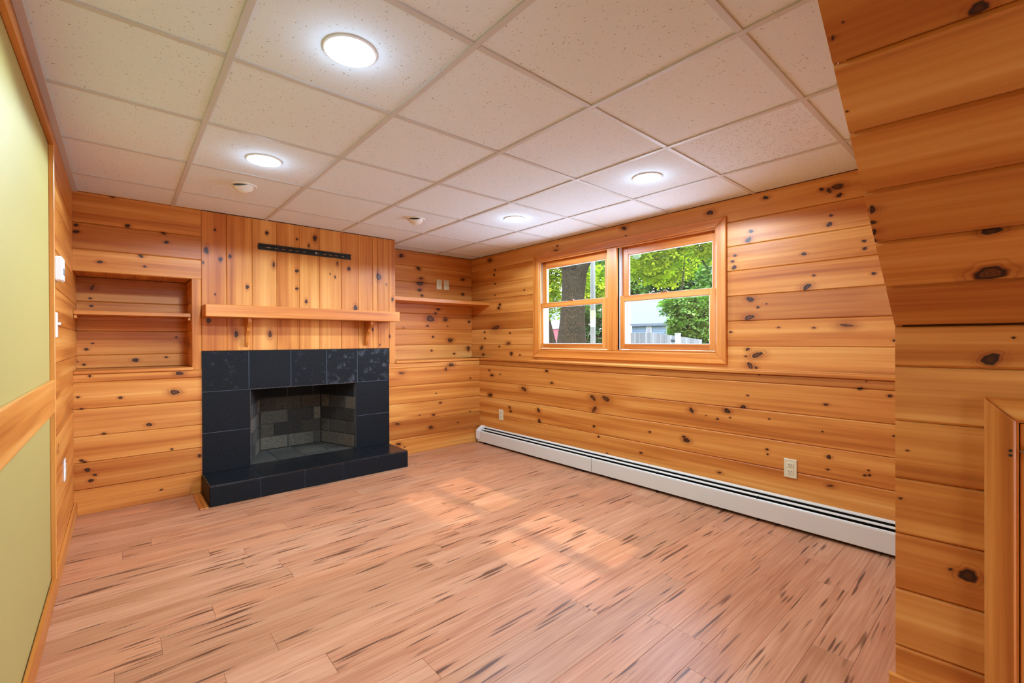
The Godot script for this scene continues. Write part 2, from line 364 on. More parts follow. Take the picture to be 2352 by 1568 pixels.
func woodsheet(sd: int, w: int, h: int, lut: PackedByteArray) -> Image:
	var a := grain(sd, 0.018, w, h, 26)
	var b := grain(sd + 1, 0.11, w, h, 60)
	var c := grain(sd + 2, 0.42, w, h, 30, 2)
	var d := PackedByteArray()
	d.resize(w * h * 4)
	var o := 0
	for k in w * h:
		var t := clampi(((a[k] * 168 + b[k] * 66 + c[k] * 22) >> 8) * 5 / 4 - 28, 0, 255) * 3
		d[o] = lut[t]
		d[o + 1] = lut[t + 1]
		d[o + 2] = lut[t + 2]
		d[o + 3] = 255
		o += 4
	return Image.create_from_data(w, h, false, Image.FORMAT_RGBA8, d)

# a knot: k = centre (plane metres), its two half-axes; ppm pixels per metre, left/top edge of the picture in plane metres
func knot(im: Image, k: Array, ppm: float, left: float, top: float, upright := false) -> void:
	var cx: float = (k[0] - left) * ppm
	var cy: float = (top - k[1]) * ppm
	var a := Vector2(k[2], -k[3]) * ppm
	var b := Vector2(k[4], -k[5]) * ppm
	a *= 0.86
	b *= 0.86
	if a.length() < 1.5: a = a.normalized() * 1.5
	if b.length() < 1.5: b = b.normalized() * 1.5
	var det := a.x * b.y - a.y * b.x
	if absf(det) < 1e-4:
		return
	var big := maxf(a.length(), b.length())
	var ex := ceili(big * (2.0 if upright else 3.4))
	var ey := ceili(big * (3.4 if upright else 2.0))
	var w := im.get_width()
	var h := im.get_height()
	var wob := rng.randf() * TAU
	for y in range(maxi(0, int(cy) - ey), mini(h, int(cy) + ey + 1)):
		for x in range(maxi(0, int(cx) - ex), mini(w, int(cx) + ex + 1)):
			var dx := x + 0.5 - cx
			var dy := y + 0.5 - cy
			var q := Vector2((dx * b.y - dy * b.x) / det, (dy * a.x - dx * a.y) / det)
			var r := q.length()
			var ang := q.angle()
			r *= 1.0 + 0.09 * sin(ang * 3.0 + wob) + 0.05 * sin(ang * 7.0 + wob * 2.0)
			var old := im.get_pixel(x, y)
			var c := old
			# stained wood round the knot, drawn out along the grain
			var s := Vector2(dx / (big * (1.7 if upright else 3.2)), dy / (big * (3.2 if upright else 1.7))).length()
			var halo := clampf(1.0 - s, 0.0, 1.0)
			if halo > 0.0:
				var rings := 0.72 + 0.28 * sin(r * 5.5 + wob)
				c = c.lerp(Color8(128, 54, 12), pow(halo, 1.4) * 0.9 * rings)
			if big > 9.0 and r > 1.0 and r < 2.6:
				c = c.lerp(Color8(120, 52, 12), 0.42 * maxf(0.0, sin(r * 10.0 + wob + dy * 0.1)) * (1.0 - (r - 1.0) / 1.6))
			if r < 1.18:
				var core := Color8(74, 36, 14).lerp(Color8(40, 18, 8), smoothstep(0.2, 0.85, r))
				if big > 12.0:
					core = core.lerp(Color8(120, 64, 24), 0.5 + 0.4 * sin(r * 20.0 + wob)) if r < 0.74 else core
				c = c.lerp(core, 0.93 * (1.0 - smoothstep(0.86, 1.18, r)))
			im.set_pixel(x, y, c)

func tint(im: Image, r: Rect2i, c: Color) -> void:
	var s := Image.create(r.size.x, r.size.y, false, Image.FORMAT_RGBA8)
	s.fill(c)
	im.blend_rect(s, Rect2i(Vector2i.ZERO, r.size), r.position)

func board_tint() -> Color:
	var k := rng.randi() % 5
	if k == 0: return Color8(140, 66, 18, rng.randi_range(40, 100))
	if k == 1: return Color8(236, 178, 110, rng.randi_range(30, 90))
	if k == 2: return Color8(184, 100, 40, rng.randi_range(40, 100))
	return Color8(206, 134, 66, rng.randi_range(10, 50))

# lay a board's worth of the pine sheet into a wall picture (plane metres)
func lay(im: Image, sheets: Array, ppm: float, left: float, top: float, x0: float, x1: float, y0: float, y1: float) -> void:
	var r := Rect2i(int((x0 - left) * ppm), int((top - y1) * ppm), ceili((x1 - x0) * ppm) + 1, ceili((y1 - y0) * ppm) + 1)
	r = r.intersection(Rect2i(0, 0, im.get_width(), im.get_height()))
	if r.size.x <= 0 or r.size.y <= 0:
		return
	var s: Image = sheets[rng.randi() % sheets.size()]
	var at := Vector2i(rng.randi_range(0, maxi(0, s.get_width() - r.size.x)), rng.randi_range(0, maxi(0, s.get_height() - r.size.y)))
	im.blit_rect(s, Rect2i(at, r.size), r.position)
	tint(im, r, board_tint())

func material(col: Color, rough: float, tex: Texture2D = null, spec := 0.5) -> StandardMaterial3D:
	var m := StandardMaterial3D.new()
	m.albedo_color = col
	m.roughness = rough
	m.metallic_specular = spec
	if tex:
		m.albedo_texture = tex
	return m

func tex(im: Image) -> ImageTexture:
	return ImageTexture.create_from_image(im)

# ---------------------------------------------------------------- scene
func _ready() -> void:
	rng.seed = 20240611
	# camera
	var cam := Camera3D.new()
	cam.name = "camera"
	cam.position = Vector3(0.318, EYE, 0.6023)
	cam.basis = Basis.from_euler(Vector3(-0.0026, -0.718, -0.0040))
	cam.fov = rad_to_deg(2.0 * atan(784.0 / 1029.5))
	cam.near = 0.02
	cam.far = 400.0
	add_child(cam)
	cam.current = true
	# sky and exposure
	var sky := ProceduralSkyMaterial.new()
	sky.sky_top_color = Color(0.74, 0.84, 0.97)
	sky.sky_horizon_color = Color(0.97, 0.98, 1.0)
	sky.sky_curve = 0.2
	sky.ground_bottom_color = Color(0.30, 0.34, 0.22)
	sky.ground_horizon_color = Color(0.45, 0.50, 0.38)
	sky.sky_energy_multiplier = SKY_E
	sky.ground_energy_multiplier = 0.8
	sky.sun_angle_max = 1.0
	var s := Sky.new()
	s.sky_material = sky
	var env := Environment.new()
	env.background_mode = Environment.BG_SKY
	env.sky = s
	env.tonemap_mode = Environment.TONE_MAPPER_LINEAR
	env.tonemap_exposure = EXPOSURE
	env.sdfgi_enabled = true
	env.ssao_enabled = true
	env.ssil_enabled = true
	var we := WorldEnvironment.new()
	we.name = "environment"
	we.environment = env
	add_child(we)
	# hazy sun over the trees, through the window onto the floor
	var sun := DirectionalLight3D.new()
	sun.name = "sun"
	sun.light_energy = SUN_E
	sun.light_color = Color(1.0, 0.95, 0.86)
	sun.light_angular_distance = 1.2
	sun.shadow_enabled = true
	add_child(sun)
	sun.look_at_from_position(Vector3.ZERO, Vector3(-1.5, -1.5, 0.2), Vector3.UP)

	make_materials()
	make_floor()
	make_ceiling()
	make_wall_right()
	make_wall_back()
	make_wall_left()
	make_stair()
	make_window()
	make_fireplace()
	make_mantel()
	make_shelves()
	make_heater()
	make_lights()
	make_small()
	make_outside()

const SKY_E := 2.95
const SUN_E := 0.42
const EXPOSURE := 1.84
const LAMP_E := 1.55
const GLOW_E := 0.013
const LAMP_C := Color(0.75, 0.885, 1.0)

func make_materials() -> void:
	var lut := ramp([[0.0, Color8(156, 78, 20)], [0.3, Color8(192, 110, 40)], [0.55, Color8(212, 134, 57)], [0.8, Color8(225, 154, 74)], [1.0, Color8(235, 174, 96)]])
	var a := woodsheet(11, 2048, 1024, lut)
	var b: Image = a.duplicate()
	b.flip_x()
	var c: Image = a.duplicate()
	c.flip_y()
	var sheets := [a, b, c]
	# boards of the window wall
	var w := 2012
	var h := 1020
	var im := Image.create(w, h, false, Image.FORMAT_RGBA8)
	for q in right_boards():
		lay(im, sheets, PPM, DEEP_B, CEIL, q[0], q[1], q[2], q[3])
	for k in KNOTS_RIGHT: knot(im, k, PPM, DEEP_B, CEIL)
	M.right = material(Color.WHITE, 0.44, tex(im), 0.42)
	# boards of the fireplace wall
	w = 1676
	im = Image.create(w, h, false, Image.FORMAT_RGBA8)
	for q in back_boards():
		lay(im, sheets, PPM, 0.07, CEIL, q[0], q[1], q[2], q[3])
	var t: Image = a.duplicate()
	t.rotate_90(CLOCKWISE)
	for q in chimney_boards():
		lay(im, [t], PPM, 0.07, CEIL, q[0], q[1], q[2], q[3])
	for k in KNOTS_BACK: knot(im, k, PPM, 0.07, CEIL, k[0] > 0.777 and k[0] < 2.353 and k[1] > -0.1)
	M.back = material(Color.WHITE, 0.44, tex(im), 0.42)
	# boards of the stair side, seen closest
	var fine := [a.duplicate()]
	fine[0].resize(2730, 1365, Image.INTERPOLATE_CUBIC)
	im = Image.create(832, 1694, false, Image.FORMAT_RGBA8)
	for q in stair_rows():
		lay(im, fine, 640.0, 0.0, 1.47, 0.0, 1.3, q[0], q[1])
	for k in KNOTS_STAIR: knot(im, k, 640.0, 0.0, 1.47)
	M.stair = material(Color.WHITE, 0.46, tex(im), 0.42)
	# loose pine: trims, shelves, other walls
	im = a.duplicate()
	for k in 46:
		var r := rng.randf_range(0.004, 0.011)
		knot(im, [rng.randf_range(0.1, 4.1), rng.randf_range(0.05, 2.1), r * rng.randf_range(1.0, 1.6), r * rng.randf_range(-0.4, 0.4), 0.0, -r], PPM, 0.0, 2.133)
	M.knotty = material(Color.WHITE, 0.38, tex(im))
	M.pine = material(Color.WHITE, 0.36, tex(a))
	# floor
	var fl := floor_sheet()
	M.floors = []
	for k in [Color8(255, 255, 255), Color8(248, 240, 236), Color8(240, 236, 230), Color8(255, 246, 238)]:
		M.floors.append(material(k, 0.36, tex(fl) if M.floors.is_empty() else (M.floors[0] as StandardMaterial3D).albedo_texture, 0.4))
	# ceiling
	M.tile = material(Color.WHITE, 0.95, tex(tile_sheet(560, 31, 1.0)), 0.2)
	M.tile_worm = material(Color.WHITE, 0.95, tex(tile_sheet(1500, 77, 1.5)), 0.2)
	M.tee = material(Color8(206, 207, 208), 0.5)
	M.deck = material(Color8(150, 150, 150), 0.9)
	M.backing = material(Color8(120, 78, 40), 0.9)
	# slate
	M.slates = []
	for k in 3: M.slates.append(material(Color.WHITE, 0.5, tex(slate_sheet(100 + k, k)), 0.26))
	M.slate_top = material(Color.WHITE, 0.2, (M.slates[0] as StandardMaterial3D).albedo_texture, 0.5)
	M.grout = material(Color8(112, 124, 136), 0.7)
	M.bricks = []
	for k in [Color8(96, 88, 74), Color8(84, 77, 66), Color8(74, 68, 58), Color8(60, 56, 49), Color8(110, 100, 83)]:
		M.bricks.append(material(k, 0.95, tex(mottle(300 + M.bricks.size(), 128, 0.72, 1.0))))
	M.soot_shade = material(Color8(20, 19, 18), 0.95)  # black for soot and for the lintel shade in the upper firebox
	M.mortar = material(Color8(70, 66, 58), 0.95)
	# paint, metal, plastic
	M.yellow = material(Color8(180, 161, 92), 0.6)
	M.white = material(Color8(236, 234, 228), 0.4)
	M.enamel = material(Color8(222, 216, 202), 0.35)
	M.ivory = material(Color8(222, 210, 172), 0.35)
	M.dark = material(Color8(18, 20, 16), 0.7)
	M.black = material(Color8(14, 14, 15), 0.4)
	M.steel = material(Color8(190, 190, 190), 0.3)
	M.steel.metallic = 0.9
	M.zinc = material(Color8(150, 158, 150), 0.4)
	M.zinc.metallic = 0.7
	M.grey = material(Color8(130, 132, 136), 0.5)
	M.liner = material(Color8(226, 226, 226), 0.4)
	M.gasket = material(Color8(206, 206, 198), 0.5)
	M.casing = material(Color8(255, 246, 240), 0.4, tex(a))
	M.sash = M.casing
	M.lock = material(Color8(120, 76, 52), 0.5)
	M.glass = material(Color(0.95, 0.98, 0.97, 0.01), 0.02)
	M.glass.transparency = BaseMaterial3D.TRANSPARENCY_ALPHA
	M.lamp = material(Color8(255, 255, 255), 0.4)
	M.lamp.emission_enabled = true
	M.lamp.emission = Color(1, 0.99, 0.97)
	M.lamp.emission_energy_multiplier = 4.0

func floor_sheet() -> Image:
	var w := 2048
	var h := 1024
	var a := grain(401, 0.03, w, h, 12)
	var b := grain(402, 0.16, w, h, 34)
	var st := grain(403, 0.08, w, h, 20, 2)
	var gate := grain(404, 0.012, w, h, 2, 2)
	var lut := ramp([[0.0, Color8(168, 108, 74)], [0.35, Color8(190, 129, 92)], [0.6, Color8(203, 144, 106)], [1.0, Color8(216, 163, 127)]])
	var d := PackedByteArray()
	d.resize(w * h * 4)
	var o := 0
	for k in w * h:
		var t := ((a[k] * 110 + b[k] * 146) >> 8) * 3
		var m := clampi((st[k] + (gate[k] >> 1) - 250) * 5, 0, 195)
		d[o] = lut[t] + (((82 - lut[t]) * m) >> 8)
		d[o + 1] = lut[t + 1] + (((48 - lut[t + 1]) * m) >> 8)
		d[o + 2] = lut[t + 2] + (((32 - lut[t + 2]) * m) >> 8)
		d[o + 3] = 255
		o += 4
	return Image.create_from_data(w, h, false, Image.FORMAT_RGBA8, d)

func tile_sheet(count: int, sd: int, grow: float) -> Image:
	var r := RandomNumberGenerator.new()
	r.seed = sd
	var n := 768
	var im := Image.create(n, n, false, Image.FORMAT_RGBA8)
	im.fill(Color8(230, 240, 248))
	for k in 5200:
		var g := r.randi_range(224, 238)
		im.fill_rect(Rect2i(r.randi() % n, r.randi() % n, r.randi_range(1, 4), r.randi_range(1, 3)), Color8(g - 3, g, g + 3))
	for k in count:
		var at := Vector2(r.randf() * n, r.randf() * n)
		var dir := Vector2.from_angle(r.randf() * TAU)
		var l := int(r.randf_range(1.0, 7.0) * grow)
		var c := Color8(150, 143, 134).lerp(Color8(200, 197, 190), r.randf())
		var wd := r.randi_range(1, 3)
		for j in l:
			dir = dir.rotated(r.randf_range(-0.5, 0.5))
			at += dir * 1.4
			im.fill_rect(Rect2i(int(at.x), int(at.y), wd, wd), c)
	return im

func mottle(sd: int, n: int, lo: float, hi: float) -> Image:
	var a := grain(sd, 0.06, n, n, 1, 4)
	var d := PackedByteArray()
	d.resize(n * n * 4)
	for k in n * n:
		var g := int(255.0 * lerpf(lo, hi, a[k] / 255.0))
		d[k * 4] = g
		d[k * 4 + 1] = g
		d[k * 4 + 2] = g
		d[k * 4 + 3] = 255
	return Image.create_from_data(n, n, false, Image.FORMAT_RGBA8, d)

func slate_sheet(sd: int, chalk: int) -> Image:
	var n := 384
	var a := grain(sd, 0.05, n, n, 1, 5)
	var b := grain(sd + 40, 0.009, n, n, 1, 6)
	var d := PackedByteArray()
	d.resize(n * n * 4)
	for k in n * n:
		var g := 16 + (a[k] * 18 >> 8)
		var m := clampi((b[k] - (255 if chalk == 0 else 185 if chalk == 1 else 135)) * 3 / 4, 0, 84)   # chalky mineral bloom
		m = m * (90 + (a[k] >> 1)) >> 8
		d[k * 4] = mini(255, g + m)
		d[k * 4 + 1] = mini(255, g + 2 + m)
		d[k * 4 + 2] = mini(255, g + 5 + m + (m >> 4))
		d[k * 4 + 3] = 255
	return Image.create_from_data(n, n, false, Image.FORMAT_RGBA8, d)

# ---------------------------------------------------------------- lists of boards (plane metres)
func right_boards() -> Array:
	var out := []
	for k in 7:
		var y1: float = ROWS_HIGH[k]
		var y0: float = ROWS_HIGH[k + 1]
		if k == 0:
			out.append([DEEP_B, 0.335, y0, y1, WALL_R])
		else:
			out.append([DEEP_B, -2.69, y0, y1, WALL_R])
			out.append([-0.85, 0.335, y0, y1, WALL_R])
	out.append([-2.69, -0.85, -0.205, -0.085, WALL_R])
	for k in 6:
		out.append([WALL_B, 0.335, ROWS_LOW[k + 1], ROWS_LOW[k], LOW_R])
	return out

func back_boards() -> Array:
	var out := []
	for r in [[0.785, 0.998], [0.611, 0.785], [0.466, 0.611], [-0.267, -0.21], [-0.443, -0.267], [-0.624, -0.443], [-0.795, -0.624], [-0.972, -0.795], [-1.135, -0.972]]:
		out.append([WALL_L, 0.777, r[0], r[1], WALL_B])
	for r in [[0.29, 0.466], [0.08, 0.29], [-0.095, 0.08], [-0.19, -0.095]]:
		out.append([WALL_L, 0.717, r[0], r[1], -3.80])
	for k in 7:
		out.append([2.353, WALL_R, ROWS_HIGH[k + 1], ROWS_HIGH[k], DEEP_B])
	for k in 6:
		out.append([2.285, LOW_R, ROWS_LOW[k + 1], ROWS_LOW[k], WALL_B])
	return out

func chimney_boards() -> Array:
	var out := [[0.717, 0.777, -0.21, 0.466]]
	var e := [0.777, 0.94, 1.117, 1.294, 1.47, 1.635, 1.824, 1.985, 2.123, 2.174, 2.29]
	for k in 10:
		out.append([e[k], e[k + 1], -0.07, 0.998])
	out.append([2.29, 2.353, -0.222, 0.998])
	return out

func stair_rows() -> Array:
	var out := []
	var e := [0.0, -0.125, -0.293, -0.472, -0.644, -0.817, -0.995, -1.173]
	for k in 7: out.append([e[k + 1], e[k]])
	for k in 9: out.append([k * 0.1713, minf((k + 1) * 0.1713, 1.47)])
	return out

# ---------------------------------------------------------------- structure
func make_floor() -> void:
	var f := thing("floor", "reddish brown laminate plank floor with dark grain streaks", "floor", Vector3.ZERO, "", "structure")
	obj("subfloor", box_mesh(p(-0.2, FLOOR - 0.12, -4.2), p(4.0, FLOOR - 0.013, 3.2), 0.0), M.deck, f)
	var wd := 0.128
	var z := -3.504
	while z < NEAR:
		var x := WALL_L - rng.randf_range(0.05, 1.0)
		while x < LOW_R:
			var x0 := maxf(x, WALL_L - 0.01)
			var x1 := minf(x + 1.21, 3.43)
			if x1 - x0 > 0.02:
				var b := Builder.new()
				var l := x1 - x0
				var uv := some_uv()
				slab(b, [Vector2(0, 0), Vector2(l, 0), Vector2(l, wd - 0.0006), Vector2(0, wd - 0.0006)], p(x0, FLOOR, z), Vector3.RIGHT, Vector3.BACK, Vector3.UP, 0.012, 0.0007, uv, Vector2(PPM / 2048.0, 0), Vector2(0, PPM / 1024.0))
				obj("plank", b.mesh(), M.floors[rng.randi() % 4], f)
			x += 1.2106
		z += wd

func make_ceiling() -> void:
	var c := thing("ceiling", "white suspended ceiling of square fissured mineral tiles in metal grid", "ceiling", Vector3.ZERO, "", "structure")
	obj("deck", box_mesh(p(-0.2, CEIL + 0.05, -4.2), p(4.0, CEIL + 0.15, 3.2)), M.deck, c)
	for i in range(0, 6):
		for j in range(-4, 8):
			var x0 := maxf(i * TILE, WALL_L)
			var x1 := minf((i + 1) * TILE, WALL_R + 0.01)
			var z1 := minf(-j * TILE + TILE, NEAR)
			var z0 := maxf(-j * TILE, DEEP_B - 0.01 if i >= 3 else WALL_B - 0.012)
			if z1 - z0 < 0.02 or x1 - x0 < 0.02: continue
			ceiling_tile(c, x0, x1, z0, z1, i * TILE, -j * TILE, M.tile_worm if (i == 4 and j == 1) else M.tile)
	for i in range(1, 6):
		obj("main_tee", box_mesh(p(i * TILE - 0.012, CEIL, (DEEP_B if i > 3 else WALL_B)), p(i * TILE + 0.012, CEIL + 0.012, NEAR), 0.0015), M.tee, c)
	for j in range(-4, 7):
		for i in 6:
			if j == 6 and i < 3: continue
			var x0 := maxf(i * TILE + 0.012, WALL_L)
			var x1 := minf((i + 1) * TILE - 0.012, WALL_R)
			obj("cross_tee", box_mesh(p(x0, CEIL + 0.0008, -j * TILE - 0.012), p(x1, CEIL + 0.012, -j * TILE + 0.012), 0.0015), M.tee, c)
	obj("wall_angle", box_mesh(p(WALL_L, CEIL - 0.004, WALL_B), p(WALL_L + 0.026, CEIL, NEAR), 0.001), M.tee, c)

func ceiling_tile(c: Node, x0: float, x1: float, z0: float, z1: float, gx: float, gz: float, mat: Material) -> void:
	var b := Builder.new()
	var flip := 1.0 if rng.randf() < 0.5 else -1.0
	var uv0 := some_uv()
	var k := 1.0 / TILE
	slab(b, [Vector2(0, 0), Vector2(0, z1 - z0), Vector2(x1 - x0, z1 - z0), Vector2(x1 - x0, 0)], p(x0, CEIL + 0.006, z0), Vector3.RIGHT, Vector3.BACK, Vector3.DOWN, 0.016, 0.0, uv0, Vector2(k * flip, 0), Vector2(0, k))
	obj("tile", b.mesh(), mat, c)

func make_wall_right() -> void:
	var w := thing("wall_right", "knotty pine board wall with the double window and a stepped ledge", "wall", Vector3.ZERO, "", "structure")
	var uv0 := Vector2(-DEEP_B * PPM / 2012.0, CEIL * PPM / 1020.0)
	for q in right_boards():
		plank("plank", w, M.right, p(q[4], 0, 0), Vector3.BACK, Vector3.UP, Vector3.LEFT, q[0], q[1], q[2], q[3], 0.016, 0.005, uv0, Vector2(PPM / 2012.0, 0), Vector2(0, -PPM / 1020.0))
	var b := Builder.new()
	# solid wall behind the boards, open at the window
	for r in [[DEEP_B - 0.2, NEAR + 0.2, -1.25, -0.21, LOW_R + 0.017], [DEEP_B - 0.2, -2.70, -0.21, 1.1, WALL_R + 0.017], [-0.83, NEAR + 0.2, -0.21, 1.1, WALL_R + 0.017], [-2.70, -0.83, 0.815, 1.1, WALL_R + 0.017], [-2.70, -0.83, -0.21, -0.10, WALL_R + 0.017]]:
		box(b, p(r[4], r[2], r[0]), p(3.78 if r[3] < -0.2 else 3.70, r[3], r[1]))
	obj("backing", b.mesh(), M.backing, w)
	var cap := Builder.new()
	box(cap, p(LOW_R - 0.014, -0.222, WALL_B - 0.01), p(WALL_R + 0.005, -0.200, 0.335), 0.004, 2, some_uv())
	var t := obj("trim_1", cap.mesh(), M.pine, self)
	tag(t, "pine cap of the ledge running under the window", "ledge", "", "structure")

func make_wall_back() -> void:
	var w := thing("wall_back", "knotty pine wall with chimney breast, shelf niche and recess beside it", "wall", Vector3.ZERO, "", "structure")
	var uv0 := Vector2(-0.07 * PPM / 1676.0, CEIL * PPM / 1020.0)
	var uu := Vector2(PPM / 1676.0, 0)
	var uw := Vector2(0, -PPM / 1020.0)
	for q in back_boards():
		plank("plank", w, M.back, p(0, 0, q[4]), Vector3.RIGHT, Vector3.UP, Vector3.BACK, q[0], q[1], q[2], q[3], 0.016, 0.005, uv0, uu, uw)
	for q in chimney_boards():
		# upright boards: length along y
		plank("upright_plank", w, M.back, p(0, 0, WALL_B), Vector3.UP, Vector3.RIGHT, Vector3.BACK, q[2], q[3], q[0], q[1], 0.016, 0.0035, uv0, uw, uu)
	# niche: sides, top, sill
	for k in 4:
		var e := [0.466, 0.29, 0.08, -0.095, -0.19]
		plank("plank", w, M.knotty, p(0.717, 0, 0), Vector3.BACK, Vector3.UP, Vector3.LEFT, -3.80, WALL_B - 0.016, e[k + 1], e[k], 0.016, 0.0035, some_uv(), Vector2(PPM / 2048.0, 0), Vector2(0, PPM / 1024.0))
	for k in 4:
		plank("plank", w, M.knotty, p(0, 0.466, 0), Vector3.BACK, Vector3.RIGHT, Vector3.DOWN, -3.80, WALL_B - 0.016, WALL_L + k * 0.158, WALL_L + (k + 1) * 0.158, 0.016, 0.0025, some_uv(), Vector2(PPM / 2048.0, 0), Vector2(0, PPM / 1024.0))
	stick("niche_sill", w, p(WALL_L, -0.212, -3.80), p(0.727, -0.190, WALL_B + 0.012), 0, 0.004)
	# side of the chimney breast in the recess
	for k in 7:
		plank("plank", w, M.knotty, p(2.353, 0, 0), Vector3.BACK, Vector3.UP, Vector3.RIGHT, DEEP_B, WALL_B - 0.001, ROWS_HIGH[k + 1], ROWS_HIGH[k], 0.016, 0.0035, some_uv(), Vector2(PPM / 2048.0, 0), Vector2(0, PPM / 1024.0))
	var b := Builder.new()
	box(b, p(-0.2, -1.25, -4.2), p(0.777, -0.215, WALL_B - 0.017))
	box(b, p(-0.2, 0.484, -4.2), p(0.777, 1.1, WALL_B - 0.017))
	box(b, p(0.735, -0.215, -4.2), p(0.777, 0.484, WALL_B - 0.017))
	box(b, p(-0.2, -0.215, -4.2), p(0.735, 0.484, -3.817))
	box(b, p(0.777, -0.37, -4.2), p(2.335, 1.1, WALL_B - 0.017))
	box(b, p(0.777, -1.25, -4.2), p(1.06, -0.37, WALL_B - 0.017))
	box(b, p(1.99, -1.25, -4.2), p(2.335, -0.37, WALL_B - 0.017))
	box(b, p(2.335, -0.2, -4.2), p(3.8, 1.1, DEEP_B - 0.017))
	box(b, p(2.335, -1.25, -4.2), p(3.8, -0.225, WALL_B - 0.017))
	obj("backing", b.mesh(), M.backing, w)
	var cap := Builder.new()
	box(cap, p(2.355, -0.222, DEEP_B), p(LOW_R - 0.014, -0.200, WALL_B + 0.013), 0.004, 0, some_uv())
	var t := obj("trim_2", cap.mesh(), M.pine, self)
	tag(t, "pine cap of the ledge in the recess beside the chimney breast", "ledge", "", "structure")
	var bb := Builder.new()
	box(bb, p(WALL_L + 0.014, FLOOR, WALL_B), p(0.705, -1.065, WALL_B + 0.013), 0.003, 0, some_uv())
	tag(obj("baseboard_back", bb.mesh(), M.knotty, self), "pine baseboard under the shelf niche", "baseboard", "", "structure")
	bb = Builder.new()
	box(bb, p(2.285, FLOOR, WALL_B), p(LOW_R, -1.065, WALL_B + 0.013), 0.003, 0, some_uv())
	tag(obj("baseboard_recess", bb.mesh(), M.pine, self), "pine baseboard between the hearth and the heater", "baseboard", "", "structure")

